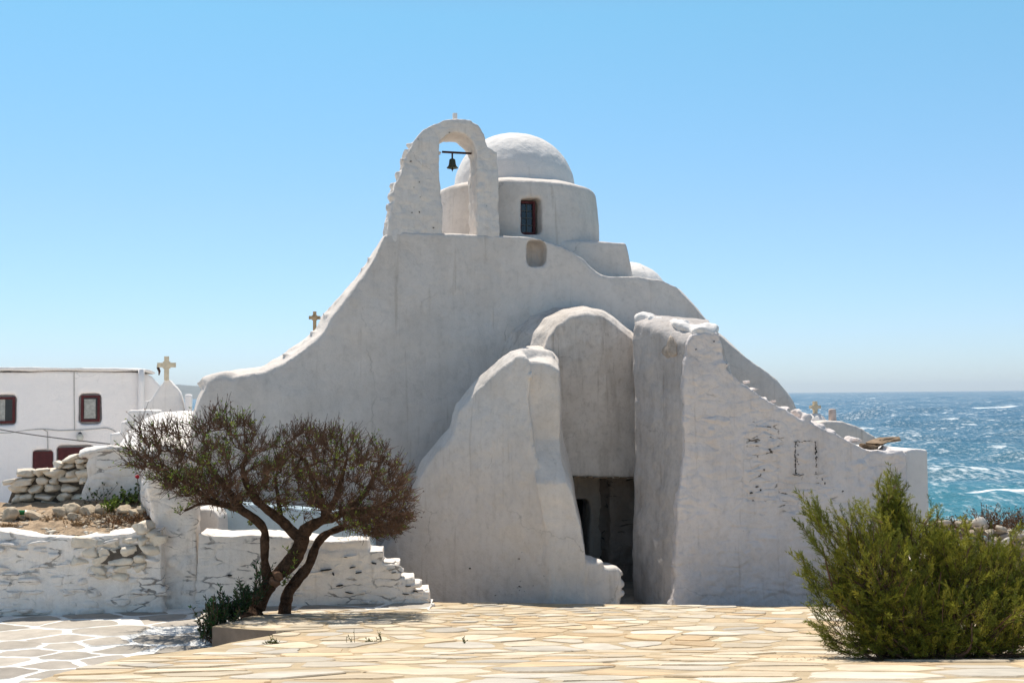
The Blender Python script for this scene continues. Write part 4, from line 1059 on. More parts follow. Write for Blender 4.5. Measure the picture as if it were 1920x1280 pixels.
# soil bed
sb = MB(); n = 40; V = []
for j in range(13):
    for i in range(n + 1):
        px = -330 + i * 620 / n; Y = 15.75 + j * 0.13
        p = pix(px, 900, Y); V.append((p.x, Y, -1.93 + 0.028 * j))
V = np.array(V); V[:, 2] += 0.05 * fbm(V / 0.3, 3, 41)
o = link('soil', V, [(j * (n + 1) + i, j * (n + 1) + i + 1, (j + 1) * (n + 1) + i + 1, (j + 1) * (n + 1) + i) for j in range(12) for i in range(n)], M_SOIL, smooth=True)
tag(o, 'dry crumbly soil bed of the raised planter', None, kind='structure')
def soil_at(px, j):
    Y = 15.75 + j * 0.13; p = pix(px, 900, Y); return Vector((p.x, Y, -1.93 + 0.028 * j))
gv = MB(); rg = random.Random(55)
for k in range(800):
    p = soil_at(rg.uniform(-60, 280), rg.uniform(0.3, 9)); s_ = .015 + .075 * rg.random() ** 2.2
    V, Fc = stone(p, (s_ * 1.4, s_, s_ * .7), rg.uniform(0, 3), 0, .7, .2, k, 1)
    gv.add(V, Fc, (*rg.choice([(0.5, 0.42, 0.32), (0.62, 0.56, 0.47), (0.36, 0.27, 0.19), (0.45, 0.36, 0.26)]), 1))
o = gv.build('gravel', M_RUBBLE, smooth=True); tag(o, 'loose gravel scattered on the planter soil', None, kind='stuff')
for k, (x, j, w, hh) in enumerate([(112, 6.5, .24, .17), (138, 7.5, .30, .19), (166, 6.8, .30, .19), (189, 7.4, .22, .18), (142, 5.2, .2, .13), (62, 5.5, .27, .15), (232, 7.0, .24, .17), (252, 6.2, .2, .13), (20, 5.0, .34, .25), (266, 7.0, .18, .14)]):
    p = soil_at(x, j); p.z += hh * 0.32
    V, Fc = stone(p, (w, w * .85, hh), k * 0.7, 0.1 * (k % 3 - 1), .7, .18, 700 + k)
    o = link('rock', V, Fc, M_ROCK, smooth=True, base=tuple(p - Vector((0, 0, hh * .4))))
    tag(o, 'rounded tan rock lying on the dry soil of the planter', 'rock', 'rocks on the planter bed')
bt = soil_at(45, 6.0) + Vector((0, 0, 0.07))
mb = MB(); pts = [bt + Vector((-.12, 0, 0.01)), bt + Vector((-.11, 0, 0.01)), bt + Vector((.05, .02, 0)), bt + Vector((.09, .025, 0)), bt + Vector((.15, .03, 0))]
o = mb.tube(pts, [.012, .036, .036, .016, .014], 14).build('bottle', M_BOTTLE, smooth=True, base=tuple(bt)); tag(o, 'discarded green glass bottle lying among the planter stones', 'bottle')

# parapet with stepped end, and the blue recess behind
PP = Plane(pix(520, 1080, 16.0), 0.06)
par = thing('parapet_wall', 'white parapet wall behind the tree, its right end stepping down like stairs', 'wall', pix(520, 1150, 16.0))
steps = [(692, 1190), (692, 1012), (691, 1030), (717, 1032), (718, 1054), (749, 1057), (749, 1080), (776, 1083), (776, 1105), (804, 1109), (806, 1190)]
pa = solid(PP, [(360, 1190), (368, 1060), (371, 998), (392, 1002), (425, 1004), (470, 1002), (560, 1008), (620, 1014), (690, 1012), (694, 1190)], 0, 0.55)
pb = solid(PP, [(540, 1190), (545, 1040), (600, 1034), (717, 1033), (718, 1190)], 0.02, 0.75)
pc = solid(PP, [(540, 1190), (600, 1060), (749, 1058), (749, 1190)], 0.02, 0.75)
pd = solid(PP, [(540, 1190), (600, 1086), (776, 1084), (776, 1190)], 0.02, 0.75)
pe_ = solid(PP, [(540, 1190), (600, 1112), (804, 1110), (806, 1190)], 0.02, 0.75)
ex = courses(PP, [(548, 1185), (560, 1070), (600, 1036), (716, 1036), (718, 1060), (748, 1060), (750, 1086), (776, 1086), (778, 1112), (804, 1112), (804, 1185)], 0, (0.075, 0.135), (0.16, 0.42), 0.3, 0.045, 0.028, 111, 0.006, 0.08, 0.45, 0.18, 0.08)
pp_o = fuse('plastered_face', [pa, pb, pc, pd, pe_], 0.024, W_WALL, par, 1, ((0.7, 0.025), (0.2, 0.012), (0.07, 0.005)), seed=91)
wm = MB()
for V, Fc in ex: wm.add(V, Fc)
merge_in(pp_o, wm, W_WALL)
it = []; rg = random.Random(37)
for (x, y, w, hh) in [(610, 1068, .2, .022), (652, 1084, .2, .02), (638, 1097, .14, .022), (665, 1095, .14, .025), (655, 1111, .14, .02), (628, 1124, .1, .02), (662, 1063, .10, .02), (690, 1062, .025, .05), (672, 1073, .1, .02), (706, 1086, .1, .02), (700, 1055, .1, .018), (738, 1063, .08, .015), (738, 1073, .08, .015), (764, 1091, .13, .02), (766, 1098, .1, .018), (720, 1100, .08, .02), (760, 1113, .12, .018), (710, 1035, .08, .02), (648, 1044, .06, .015), (632, 1042, .05, .02), (556, 1095, .06, .02), (593, 1048, .05, .04), (430, 1078, .07, .02), (415, 1090, .05, .02), (470, 1084, .05, .02), (518, 1047, .02, .02), (780, 1108, .1, .018), (790, 1120, .08, .02), (625, 1076, .03, .06), (640, 1118, .05, .015)]: it.append((x, y, w, hh))
blotches('joints', PP, [q_ for k_, q_ in enumerate(it) if k_ % 2 == 0], M_HOLE, pp_o, 0.04)
q = Plane(pix(480, 970, 17.6), 0.05)
bw = solid(q, [(380, 1100), (392, 952), (415, 942), (470, 945), (560, 952), (640, 960), (700, 975), (705, 1100)], 0, 0.4)
o = fuse('blue_wall', [bw], 0.04, W_BLUE, None, 3, ((0.7, 0.02), (0.15, 0.005)), base=tuple(pix(500, 1060, 17.6))); tag(o, 'low pale blue wall half hidden behind the parapet and tree', 'wall')
bw = solid(Plane(pix(390, 970, 16.9), 0.05), [(360, 1100), (364, 954), (384, 952), (402, 956), (411, 970), (413, 1100)], 0, 0.6)
o = fuse('white_bollard_wall', [bw], 0.03, W_CLEAN, None, 3, ((0.5, 0.015),), base=tuple(pix(390, 1060, 16.9))); o.name = 'wall_stub'; tag(o, 'short rounded white wall stub left of the pale blue wall', 'wall')

# ------------------------------------------------------------------ vegetation
def qdir(v): v = np.asarray(v, float); return v / (np.linalg.norm(v) + 1e-9)
def smooth_path(pts, rad, k=4):
    P = np.array([tuple(p) for p in pts]); t = np.arange(len(P)); tt = np.linspace(0, len(P) - 1, (len(P) - 1) * k + 1)
    # Catmull-Rom
    out = []
    for x in tt:
        i = min(int(x), len(P) - 2); f = x - i
        p0, p1, p2, p3 = P[max(i - 1, 0)], P[i], P[i + 1], P[min(i + 2, len(P) - 1)]
        out.append(0.5 * ((2 * p1) + (-p0 + p2) * f + (2 * p0 - 5 * p1 + 4 * p2 - p3) * f * f + (-p0 + 3 * p1 - 3 * p2 + p3) * f ** 3))
    return np.array(out), np.interp(tt, t, rad)
TY = 15.0
tree = thing('windswept_tree', 'gnarled windswept tree with two nearly leafless brown crowns in front of the church', 'tree', pix(510, 1145, TY))
limbs = [
    ([(470, 1160, TY - .1), (482, 1136, TY), (504, 1098, TY), (524, 1076, TY), (546, 1054, TY), (562, 1026, TY), (566, 1002, TY)], [.15, .135, .125, .12, .13, .135, .13]),
    ([(564, 1008, TY), (551, 998, TY), (534, 982, TY), (509, 962, TY - .1), (482, 940, TY - .2), (462, 905, TY - .2), (452, 870, TY - .2)], [.10, .085, .08, .075, .065, .05, .03]),
    ([(564, 1008, TY), (579, 990, TY), (605, 976, TY), (640, 963, TY), (668, 945, TY), (690, 915, TY), (705, 885, TY)], [.11, .085, .075, .065, .055, .04, .025]),
    ([(605, 976, TY), (606, 950, TY + .1), (598, 925, TY + .15), (584, 895, TY + .2), (572, 860, TY + .2)], [.06, .055, .05, .04, .025]),
    ([(504, 1088, TY), (500, 1070, TY - .05), (497, 1050, TY - .1), (496, 1018, TY - .15), (495, 994, TY - .2), (482, 977, TY - .25), (460, 961, TY - .3), (426, 947, TY - .35), (400, 940, TY - .35), (372, 925, TY - .35)], [.085, .08, .072, .07, .068, .065, .062, .055, .045, .03]),
    ([(533, 1150, TY + .05), (536, 1128, TY + .05), (541, 1110, TY + .05), (557, 1086, TY + .08), (578, 1058, TY + .12), (591, 1028, TY + .18), (606, 1005, TY + .22), (631, 991, TY + .3), (666, 982, TY + .35), (700, 965, TY + .35), (730, 940, TY + .3)], [.115, .095, .088, .085, .08, .075, .07, .055, .045, .035, .022]),
    ([(426, 947, TY - .35), (400, 945, TY - .45), (372, 946, TY - .5), (345, 957, TY - .5)], [.035, .028, .022, .014]),
    ([(460, 961, TY - .3), (432, 925, TY - .2), (405, 890, TY - .1), (380, 850, TY)], [.055, .045, .035, .022]),
    ([(525, 975, TY), (524, 950, TY + .1), (520, 920, TY + .15), (516, 890, TY + .2)], [.045, .036, .03, .018]),
    ([(400, 940, TY - .35), (360, 912, TY - .4), (320, 890, TY - .4), (290, 870, TY - .35)], [.035, .03, .022, .014]),
    ([(640, 963, TY), (668, 955, TY - .3), (700, 950, TY - .5), (735, 935, TY - .6)], [.045, .038, .03, .018]),
    ([(605, 976, TY), (625, 940, TY - .25), (640, 900, TY - .4), (650, 860, TY - .45)], [.05, .042, .032, .02]),
]
tm = MB(); nodes = []; 
for k, (pp, rr_) in enumerate(limbs):
    P, R = smooth_path([pix(*p) for p in pp], rr_)
    P = P + 0.012 * np.stack([fbm(P * 5 + i * 9.1, 2, k) for i in range(3)], 1)
    R = R * (1 + 0.22 * fbm(P * 11, 3, 50 + k))
    tm.tube(P, R * .86, 12)
    if k > 0:
        s0 = 0 if k not in (4, 5) else int(len(P) * 0.55)
        for p in P[s0:]: nodes.append(p)
tm.build('trunk', M_BARK, tree, True)
V, Fc = stone(pix(521, 1080, TY - .1), (.14, .14, .17), 0.2, 0.3, 0.8, 0.3, 3)
V2, F2 = stone(pix(516, 1092, TY - .1), (.16, .16, .16), 0.5, 0.1, 0.8, 0.25, 9)
mb = MB(); mb.add(V, Fc); mb.add(V2, F2); mb.build('pruning_stump', M_CUT, tree, True)
# crowns
L1 = [(226, 868), (238, 800), (262, 768), (300, 778), (330, 768), (365, 775), (392, 752), (424, 748), (462, 770), (486, 790), (505, 830), (506, 880), (486, 925), (440, 950), (395, 948), (345, 925), (300, 905), (258, 892)]
L2 = [(500, 838), (516, 796), (548, 775), (590, 786), (640, 790), (676, 802), (716, 830), (752, 862), (772, 900), (778, 940), (772, 975), (738, 998), (700, 1006), (650, 985), (610, 968), (592, 950), (560, 930), (525, 890)]
rg = random.Random(2)
tips = []
def sample(poly, n, Yc, dep):
    xs_ = [p[0] for p in poly]; ys_ = [p[1] for p in poly]
    cx, cy = np.mean(xs_), np.mean(ys_); c = 0
    while c < n:
        x, y = rg.uniform(min(xs_), max(xs_)), rg.uniform(min(ys_), max(ys_))
        if not inside(poly, x, y): continue
        rr2 = max(abs(x - cx) / (max(xs_) - min(xs_)), abs(y - cy) / (max(ys_) - min(ys_))) * 2
        d_ = dep * math.sqrt(max(0.05, 1 - rr2 ** 2 * 0.8))
        tips.append(np.array(pix(x, y, Yc + rg.uniform(-d_, d_)))); c += 1
L1 = [(x + (8 if x < 260 else 0), y + (18 if y < 800 else 4)) for x, y in L1]; L2 = [(x, y + (18 if y < 805 else 4)) for x, y in L2]
sample(L1, 620, TY - .2, 0.8); sample(L2, 860, TY, 0.9)
sample([(440, 935), (480, 895), (515, 860), (548, 870), (575, 900), (598, 950), (575, 975), (520, 960), (480, 955)], 130, TY, 0.5)
sample([(600, 955), (690, 950), (768, 965), (755, 1000), (700, 1012), (650, 995)], 230, TY, 0.7)
sample([(285, 895), (380, 890), (470, 915), (452, 955), (380, 950), (320, 925)], 170, TY - .2, 0.6)
NP = [np.array(p) for p in nodes]; par_ = [-1] * len(NP); nlimb = len(NP)
NA = np.zeros((60000, 3)); NA[:nlimb] = np.array(NP); cnt = nlimb
kids = {}
order = sorted(tips, key=lambda t: np.min(((NA[:nlimb] - t) ** 2).sum(1)))
ends = []
for t in order:
    dlt = NA[:cnt] - t; d2 = (dlt ** 2).sum(1) + 0.35 * np.maximum(0, dlt[:, 2]) ** 2
    j = int(np.argmin(d2)); p = NA[j].copy(); L = np.linalg.norm(t - p)
    if L < 0.02: continue
    ns = max(2, int(L / 0.055)); prev = j
    bend = np.array([rg.uniform(-1, 1), rg.uniform(-1, 1), rg.uniform(-.9, .3)]) * L * 0.07
    for s_ in range(1, ns + 1):
        u = s_ / ns
        q = p + (t - p) * u + bend * math.sin(math.pi * u) + np.array([rg.gauss(0, .004) for _ in range(3)])
        NA[cnt] = q; par_.append(prev); prev = cnt; cnt += 1
    ends.append(prev)
load = np.zeros(cnt)
for e in ends: load[e] += 1
for i in range(cnt - 1, nlimb - 1, -1):
    if par_[i] >= 0: load[par_[i]] += load[i]
rad = np.clip(0.0034 * np.maximum(load, 1) ** 0.42, 0.0032, 0.03)
br = MB()
children = {}
for i in range(nlimb, cnt): children.setdefault(par_[i], []).append(i)
done = set()
def chain(start, i):
    ch = [start, i]
    while True:
        c = children.get(ch[-1], [])
        if not c: break
        nxt = max(c, key=lambda q: load[q]); ch.append(nxt)
    return ch
stack = []
for i in range(nlimb, cnt):
    pr_ = par_[i]
    main = None
    if pr_ >= nlimb:
        main = max(children[pr_], key=lambda q: load[q])
    if pr_ < nlimb or main != i:
        ch = chain(pr_, i)
        br.tube(NA[ch], [rad[ch[1]]] + [rad[c] for c in ch[1:]], 4, cap=False)
br.build('branches', M_TWIG, tree, True)
# fine twigs at the tips, turned up and outwards
tw_ = MB(); lf = MB()
cen1 = np.array(pix(415, 930, TY - .2)); cen2 = np.array(pix(620, 960, TY))
GREEN = [(0.15, 0.22, 0.03), (0.23, 0.30, 0.035), (0.09, 0.14, 0.022), (0.30, 0.34, 0.05), (0.06, 0.10, 0.02)]
BROWN = [(0.12, 0.055, 0.03), (0.16, 0.08, 0.04), (0.09, 0.045, 0.03)]
def leaf(mb, p, d_, L, W, tint):
    d_ = qdir(d_); s_ = qdir(np.cross(d_, np.array([rg.uniform(-1, 1), rg.uniform(-1, 1), rg.uniform(-1, 1)])))
    nrm = np.cross(d_, s_)
    mb.add([p, p + d_ * L * .45 + s_ * W / 2 + nrm * L * .06, p + d_ * L, p + d_ * L * .45 - s_ * W / 2 + nrm * L * .06], [(0, 1, 2, 3)], (*tint, 1))
allends = np.array([NA[e] for e in ends])
gn = fbm(allends / 0.33, 2, 61)
for e, gv_ in zip(ends, gn):
    p = NA[e]; cen = cen1 if p[0] < -2.75 else cen2
    out = qdir(p - cen); base = qdir(p - NA[par_[e]])
    for k in range(rg.choice((5, 6, 7, 8))):
        bk_ = e
        for _ in range(rg.randrange(0, 4)):
            if par_[bk_] >= nlimb: bk_ = par_[bk_]
        q = NA[bk_].copy()
        d_ = qdir(0.6 * out + 0.35 * base + np.array([rg.gauss(0, .45), rg.gauss(0, .45), rg.gauss(0.22, .42)]))
        L = rg.uniform(0.07, 0.17) * (1.7 if (out[2] > .2 and rg.random() < .4) else 1.0); up_ = np.array([rg.gauss(0, .2), rg.gauss(0, .2), rg.gauss(.35, .25)])
        pts = [q]; 
        for s_ in range(3):
            d_ = qdir(d_ + up_ * 0.22 + np.array([rg.gauss(0, .10) for _ in range(3)])); pts.append(pts[-1] + d_ * L / 3)
        tw_.tube(pts, [.0038, .0034, .0029, .0022], 3, cap=False)
        if gv_ > 0.30 and rg.random() < 0.42:
            tb = rg.choice(GREEN)
            for m_ in range(rg.choice((3, 4, 5))):
                leaf(lf, pts[-1 - rg.randrange(2)], d_ + np.array([rg.gauss(0, .7) for _ in range(3)]), rg.uniform(.03, .05), rg.uniform(.012, .018), tuple(c * rg.uniform(.75, 1.25) for c in tb))
        elif rg.random() < 0.16:
            tb = rg.choice(BROWN if rg.random() < .65 else GREEN)
            for m_ in range(rg.choice((2, 3, 3))):
                leaf(lf, pts[-1], d_ + np.array([rg.gauss(0, .8) for _ in range(3)]), rg.uniform(.02, .035), rg.uniform(.010, .016), tuple(c * rg.uniform(.75, 1.25) for c in tb))
# sprouts on the trunk forks
for (x, y) in [(548, 1040), (552, 1062), (610, 960), (590, 955), (500, 950), (520, 968), (470, 985), (345, 957), (338, 965), (555, 975), (600, 940), (505, 870), (540, 1085), (530, 1098)]:
    c0 = np.array(pix(x, y, TY - .12))
    for k in range(5):
        d_ = qdir([rg.gauss(0, .6), rg.gauss(0, .6), rg.uniform(.2, 1)]); L = rg.uniform(.05, .16)
        pts = [c0, c0 + d_ * L / 2, c0 + d_ * L + np.array([0, 0, .01])]
        tw_.tube(pts, [.004, .0035, .003], 3, cap=False)
        for m_ in range(6):
            leaf(lf, pts[1 + rg.randrange(2)], d_ + np.array([rg.gauss(0, .7) for _ in range(3)]), rg.uniform(.035, .055), rg.uniform(.014, .02), tuple(c * rg.uniform(.8, 1.3) for c in rg.choice(GREEN)))
tw_.build('crown', M_TWIG, tree)
lf.build('foliage', M_LEAF, tree)

# dark glossy shrub at the foot of the tree
shr = thing('evergreen_shrub', 'small dark green glossy leaved shrub at the foot of the windswept tree', 'shrub', pix(385, 1205, 13.6))
mb = MB(); stem = MB(); rg = random.Random(8)
for k in range(120):
    u = rg.random() ** 0.9
    x = 384 + 90 * u; yb = 1208 - 78 * u; Y = 13.5 + 1.2 * u
    hmax = 0.32 + 0.14 * math.sin(u * 7) + 0.10 * u
    b0 = np.array(pix(x + rg.gauss(0, 7), yb, Y + rg.uniform(-.2, .2)))
    d_ = qdir([rg.gauss(0, .35), rg.gauss(0, .35), 1]); L = hmax * rg.uniform(.45, 1.25)
    pts = [b0, b0 + d_ * L * .5, b0 + d_ * L + np.array([0, 0, .02])]
    stem.tube(pts, [.006, .005, .003], 4, cap=False)
    for m_ in range(24):
        f = rg.uniform(.15, 1); p = b0 + d_ * L * f
        leaf(mb, p, d_ * .6 + np.array([rg.gauss(0, .7), rg.gauss(0, .7), rg.gauss(.2, .4)]), rg.uniform(.045, .085), rg.uniform(.018, .028), tuple(c * rg.uniform(.6, 1.4) for c in rg.choice([(0.018, 0.045, 0.014), (0.026, 0.062, 0.018), (0.04, 0.085, 0.022)])))
stem.build('stems', M_TWIG, shr); mb.build('foliage', M_LEAF, shr)

# big feathery bush
def plume_template(seed):
    rg = random.Random(seed); V = []; Fc = []; D = []
    cx, cy = rg.uniform(-.16, .16), rg.uniform(-.16, .16)
    ax = lambda u: np.array([cx * u * u, cy * u * u, u])
    def needle(p, d, ll, w, dep):
        ws = qdir(np.cross(d, [rg.gauss(0, 1), rg.gauss(0, 1), rg.gauss(0, 1)])) * w
        n = len(V); V.extend([p - ws, p + ws, p + d * ll]); Fc.append((n, n + 1, n + 2)); D.append(dep)
    for k in range(20):
        u = rg.uniform(.06, .97) ** .85; p = ax(u); a = rg.uniform(0, 6.28)
        d0 = qdir([math.cos(a) * .75, math.sin(a) * .75, rg.uniform(.75, 1.35)])
        SL = rg.uniform(.16, .32) * (1.12 - .75 * u)
        for m_ in range(9):
            f = rg.uniform(0.05, 1); q = p + d0 * SL * f + np.array([0, 0, SL * .25 * f * f])
            nd_ = qdir(d0 + np.array([rg.gauss(0, .38) for _ in range(3)]) + np.array([0, 0, .25]))
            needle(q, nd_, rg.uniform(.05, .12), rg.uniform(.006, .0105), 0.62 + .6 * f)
    for m_ in range(26):
        u = rg.uniform(.3, 1); needle(ax(u), qdir([rg.gauss(0, .35), rg.gauss(0, .35), 1]), rg.uniform(.06, .12), rg.uniform(.005, .009), 1.1)
    return np.array(V), np.array(Fc), np.array(D)
def big_bush():
    base = pix(1745, 1236, 8.7); base.z = zt(8.7)
    bush = thing('tamarisk_bush', 'big feathery olive green tamarisk bush growing from the terrace edge', 'bush', base)
    rg = random.Random(21); st = MB(); TM = [plume_template(k) for k in range(9)]
    VV = []; FF = []; TT = []; nv = 0
    def plume(p, d, L, tint):
        nonlocal nv
        V, Fc, D = TM[rg.randrange(9)]
        d = qdir(d); x = qdir(np.cross(d, [rg.gauss(0, 1), rg.gauss(0, 1), rg.gauss(0, 1)])); y = np.cross(d, x)
        M = np.stack([x, y, d], 0) * L
        VV.append(V @ M + p); FF.append(Fc + nv); nv += len(V)
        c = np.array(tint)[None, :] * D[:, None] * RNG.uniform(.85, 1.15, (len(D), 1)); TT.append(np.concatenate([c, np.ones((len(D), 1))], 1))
    lob = [(1640, 1085, 8.6, 95, 130, 1.0), (1602, 1055, 8.7, 52, 92, .6), (1715, 1060, 8.9, 90, 110, 1), (1672, 962, 9.05, 36, 64, 1.1), (1800, 1085, 8.8, 100, 100, 1), (1885, 1075, 8.9, 80, 75, .9), (1700, 1165, 8.5, 105, 70, 1), (1820, 1165, 8.5, 115, 75, 1), (1632, 1170, 8.5, 55, 60, .7), (1930, 1150, 8.7, 90, 85, .8), (2000, 1120, 9.0, 90, 100, .5), (1575, 1105, 8.75, 36, 58, .35), (1760, 1020, 9.1, 55, 50, .5), (1700, 1060, 9.6, 150, 100, .4), (1850, 1110, 9.6, 130, 90, .4), (1650, 1205, 8.45, 70, 40, .6), (1760, 1215, 8.4, 100, 36, .7), (1880, 1205, 8.45, 90, 45, .7)]
    mpp = 8.8 / 2060
    OL = [(0.185, 0.20, 0.026), (0.235, 0.24, 0.03), (0.28, 0.275, 0.036), (0.12, 0.14, 0.022), (0.31, 0.28, 0.04), (0.14, 0.158, 0.025)]
    for (cx, cy, Yc, rx, ry, dens) in lob:
        c = np.array(pix(cx, cy, Yc)); RX, RZ = rx * mpp, ry * mpp; RY = 0.5 * (RX + RZ) * 0.8
        n = int(520 * dens * (0.45 + RX * RZ * 2.4))
        root = np.array([base.x + (c[0] - base.x) * 0.5, Yc, zt(Yc)])
        cone = (cx, cy) == (1672, 965)
        for k in range(n):
            v = qdir([rg.gauss(0, 1), rg.gauss(0, 1), rg.gauss(0, 1)]); r = rg.uniform(.35, 1.0) ** .6
            tip = c + v * np.array([RX, RY, RZ]) * r * (1 + 0.10 * rg.gauss(0, 1))
            if cone: tip[0] = c[0] + (tip[0] - c[0]) * min(1.0, max(.12, (c[2] + RZ * 1.05 - tip[2]) / (RZ * 1.25)))
            if tip[2] < zt(tip[1]) + .05: continue
            d_ = qdir(0.45 * qdir(tip - root) + (0.2 if cone else 0.6) * v + np.array([rg.gauss(-.08, .36), rg.gauss(-.1, .36), .30 + rg.gauss(0, .30)]))
            L = rg.uniform(.11, .22); p0 = tip - d_ * L * .85
            t = rg.choice(OL[3:4] + OL[5:] if cone else OL); sh = rg.uniform(.75, 1.5) * (.7 if cone else 1)
            plume(p0, d_, L, tuple(x * sh for x in t))
            if rg.random() < .5: st.tube([p0 - d_ * L * .5 + np.array([rg.gauss(0, .02), 0, -.02]), p0, p0 + d_ * L * .6], [.0035, .003, .0015], 3, cap=False)
        for k in range(int(7 * dens) + 1):
            v = np.array([rg.gauss(0, .5) * RX, rg.gauss(0, .4) * RY, rg.uniform(.0, .7) * RZ]); e = c + v
            mid = (root + e) / 2 + np.array([rg.gauss(0, .08), rg.gauss(0, .08), -.05])
            P, R = smooth_path([root, mid, e], [.022, .012, .004], 5); st.tube(P, R, 5, cap=False)
    # long wispy shoots, mostly on the windward left
    for (x0, y0, x1, y1) in [(1575, 1010, 1514, 930), (1580, 1020, 1530, 945), (1560, 1060, 1510, 990), (1600, 1000, 1562, 955), (1570, 1100, 1505, 1055), (1580, 1180, 1517, 1125), (1590, 1210, 1522, 1165), (1662, 925, 1658, 882), (1680, 915, 1676, 892), (1620, 990, 1600, 945), (1740, 980, 1750, 950), (1560, 1150, 1502, 1045), (1600, 1220, 1535, 1195), (1610, 1225, 1558, 1205), (1640, 985, 1628, 955), (1545, 1010, 1522, 955), (1720, 1000, 1712, 955), (1800, 1000, 1806, 970), (1850, 1010, 1846, 985), (1900, 1010, 1915, 988)]:
        for q in range(3):
            a = np.array(pix(x0 + rg.gauss(0, 9), y0 + rg.gauss(0, 9), 8.7 + rg.gauss(0, .15))); b = np.array(pix(x1 + rg.gauss(0, 7), y1 + rg.gauss(0, 9), 8.75 + rg.gauss(0, .15)))
            t = rg.choice(OL[:4]); mid = (a + b) / 2 + np.array([rg.gauss(-.01, .02), rg.gauss(0, .03), rg.gauss(-.02, .02)])
            P, R = smooth_path([a, mid, b], [.004, .003, .0012], 4); st.tube(P, R, 3, cap=False)
            L = np.linalg.norm(b - a)
            plume(a, mid - a, L * .8, t); plume(mid, b - mid, L * .62, t); plume(mid - (b - mid) * .4, b - mid, L * .5, t)
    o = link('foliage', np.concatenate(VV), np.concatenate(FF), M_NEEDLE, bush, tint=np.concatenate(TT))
    st.build('stems', M_TWIG, bush)
big_bush()

def litter():
    rg = random.Random(71); mb = MB()
    for k in range(900):
        x = 1745 + rg.gauss(0, 110); p0 = pix(x, 1240, 8.5); y_ = 8.35 + abs(rg.gauss(0, .45)) - .12
        p = np.array((p0.x, y_, zt(y_) + .012)); a = rg.uniform(0, 6.28); L = rg.uniform(.015, .05); d_ = np.array([math.cos(a), math.sin(a), rg.uniform(-.05, .25)])
        w = np.array([-math.sin(a), math.cos(a), 0]) * rg.uniform(.003, .007)
        t = rg.choice([(0.16, 0.10, 0.05), (0.22, 0.15, 0.08), (0.12, 0.09, 0.04), (0.28, 0.21, 0.13)])
        mb.add([p - w, p + w, p + d_ * L + w * .6, p + d_ * L - w * .6], [(0, 1, 2, 3)], (*t, 1))
    o = mb.build('leaf_litter', M_LEAF); tag(o, 'dry brown needle litter on the paving under the big bush', None, kind='stuff')
litter()
def scrub(name, label, cat, items, tints, H, spread, nleaf, seed, matL=M_LEAF, leafsz=(.02, .04), wid=.4, group=None, stems=26):
    """small plants: a tuft of stems with leaves; items = list of base points"""
    rg_ = random.Random(seed)
    for bp in items:
        root = thing(name, label, cat, bp, group); mb = MB(); st = MB(); b0 = np.array(bp)
        for k in range(stems):
            d_ = qdir([rg_.gauss(0, spread), rg_.gauss(0, spread), 1]); L = H * rg_.uniform(.4, 1.1); p0 = b0 + np.array([rg_.gauss(0, spread * H * .5), rg_.gauss(0, spread * H * .4), 0])
            pts = [p0, p0 + d_ * L * .5, p0 + d_ * L + np.array([rg_.gauss(0, .05) * L, 0, -.04 * L])]
            st.tube(pts, [.0035, .003, .002], 3, cap=False)
            for m_ in range(nleaf):
                f = rg_.uniform(.15, 1); p = p0 + d_ * L * f; t = rg_.choice(tints); s_ = rg_.uniform(.7, 1.3); LL = rg_.uniform(*leafsz)
                ld = qdir(d_ * .7 + np.array([rg_.gauss(0, .6) for _ in range(3)])); sd = qdir(np.cross(ld, [rg_.gauss(0, 1), rg_.gauss(0, 1), rg_.gauss(0, 1)])) * LL * wid / 2
                mb.add([p, p + ld * LL * .5 + sd, p + ld * LL, p + ld * LL * .5 - sd], [(0, 1, 2, 3)], (t[0] * s_, t[1] * s_, t[2] * s_, 1))
        if group:
            for V_ in [0]:
                fs = st.f; mb.add(np.concatenate(st.v), fs, (0.13, 0.13, 0.05, 1))
            mb.build('foliage', matL, root)
        else:
            mb.build('foliage', matL, root); st.build('stems', M_TWIG, root)
GR = [(0.12, 0.19, 0.02), (0.17, 0.24, 0.03), (0.08, 0.13, 0.02)]
DG = [(0.03, 0.06, 0.015), (0.05, 0.085, 0.02)]
BR = [(0.16, 0.08, 0.035), (0.12, 0.055, 0.03), (0.20, 0.12, 0.05)]
scrub('geranium', 'bright green low plant beside the rocks in the planter', 'plant', [soil_at(208, 8), ], GR, .24, .55, 12, 3, leafsz=(.03, .055), wid=.8)
scrub('geranium', 'leafy green plant against the plastered wall at the back of the planter', 'plant', [soil_at(240, 10.5)], GR + DG, .26, .6, 14, 4, leafsz=(.03, .055), wid=.8)
scrub('geranium', 'dark leggy plant below the dry stone wall plaster in the planter', 'plant', [soil_at(178, 11)], DG, .36, .7, 5, 5, leafsz=(.03, .06), wid=.7, stems=16)
scrub('dry_scrub', 'brown withered scrub spilling over the planter soil', 'plant', [soil_at(225, 3.5)], BR, .16, 1.3, 14, 6, leafsz=(.02, .04), stems=60)
scrub('dry_scrub', 'brown withered scrub under the plastered pier corner', 'plant', [soil_at(262, 4.0)], BR, .18, 1.0, 14, 7, leafsz=(.02, .04), stems=50)
scrub('dry_scrub', 'straw coloured withered tuft near the bottle in the planter', 'plant', [soil_at(95, 4.5)], [(0.3, 0.2, 0.1), (0.24, 0.15, 0.08)], .13, 1.2, 12, 8, leafsz=(.02, .04), stems=40)
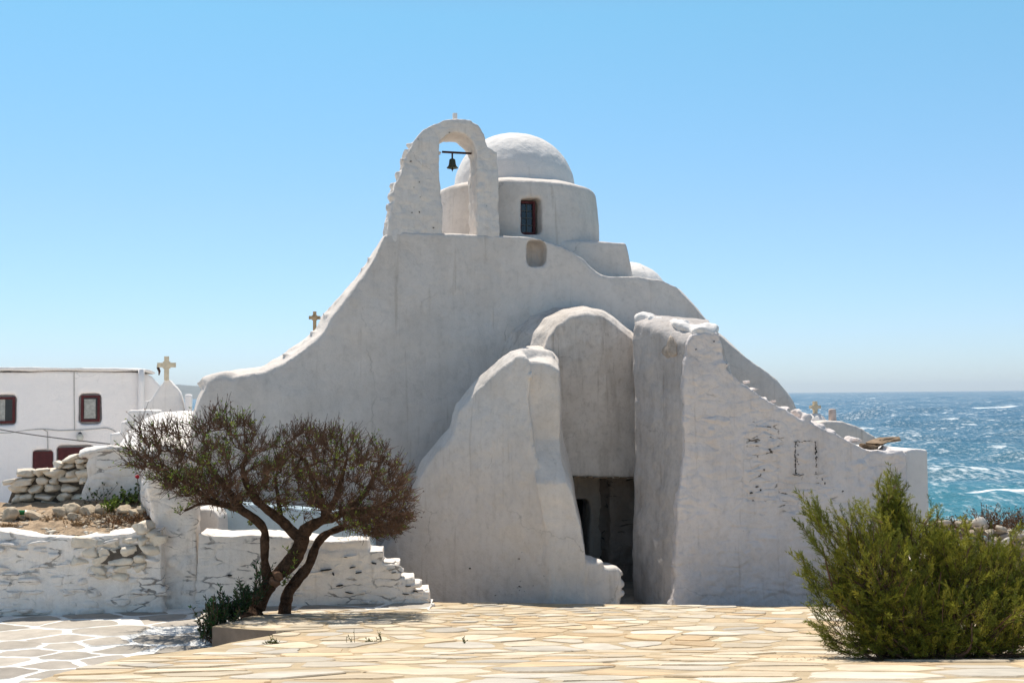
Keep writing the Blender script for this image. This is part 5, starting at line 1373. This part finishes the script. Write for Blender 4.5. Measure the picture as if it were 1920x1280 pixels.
for k, (x, j, lb) in enumerate([(20, 2.5, 'flattened straw coloured scrub at the near left of the planter bed'), (150, 3.0, 'thin brown withered stalks in the middle of the planter soil'), (190, 5.5, 'rusty brown dead tuft between the planter rocks')]):
    scrub('dry_scrub', lb, 'plant', [soil_at(x, j)], [(0.3, 0.2, 0.1), (0.2, 0.12, 0.06)], [.10, .14, .15][k], 1.3, 12, 60 + k, leafsz=(.02, .04), stems=42)
# red flower on a long stem
fl = thing('red_flower', 'single red flower on a thin stem against the plastered wall', 'flower', soil_at(258, 10.5))
a = soil_at(258, 10.5); b = pix(257, 894, 17.0)
MB().tube([a, a.lerp(b, .5) + Vector((.03, 0, 0)), b], .006, 5).build('stem', M_TWIG, fl)
V, Fc = stone(b, (.07, .07, .08), 0, 0, .9, .35, 4, 1); link('petals', V, Fc, M_PETAL, fl)
mb = MB()
for k in range(30):
    u = rg.random(); p = np.array(a.lerp(b, u * .8)); leaf(mb, p, [rg.gauss(0, 1), rg.gauss(0, 1), rg.gauss(.3, .5)], .05, .03, rg.choice(DG))
mb.build('foliage', M_LEAF, fl)
# brown dry shrubs by the rubble wall
scrub('dry_shrub', 'reddish brown dry shrub on the rubble wall above the sea', 'shrub', [pix(1868, 992, 16.2)], BR, .42, .8, 16, 31, leafsz=(.02, .04), stems=110)
scrub('dry_shrub', 'reddish brown twiggy tuft at the right end of the rubble wall', 'shrub', [pix(1912, 992, 16.2)], BR, .34, .6, 16, 32, leafsz=(.02, .04), stems=60)
scrub('dry_shrub', 'low olive brown scrub at the left end of the rubble wall', 'shrub', [pix(1790, 990, 16.2)], BR + DG, .24, 1.1, 16, 33, leafsz=(.02, .04), stems=80)
for k, (x, y, lb) in enumerate([(660, 1204, 'tall thin weed in a terrace joint, the leftmost of the middle three'), (696, 1204, 'tiny green weed sprouting between flagstones'), (712, 1202, 'upright little weed in a joint right of the tiny one'), (512, 1206, 'low green weed tuft at the edge of the terrace notch'), (870, 1206, 'lone weed sprig in a joint at the middle of the terrace')]):
    q = on_terrace(x, y)
    scrub('weed', lb, 'weed', [q], [(0.14, 0.15, 0.04), (0.10, 0.12, 0.03)], [.16, .06, .13, .07, .07][k], [.3, .6, .3, 1.2, .5][k], 5, 40 + k, leafsz=(.015, .03), stems=[4, 8, 6, 26, 5][k], group='weeds in the terrace joints')
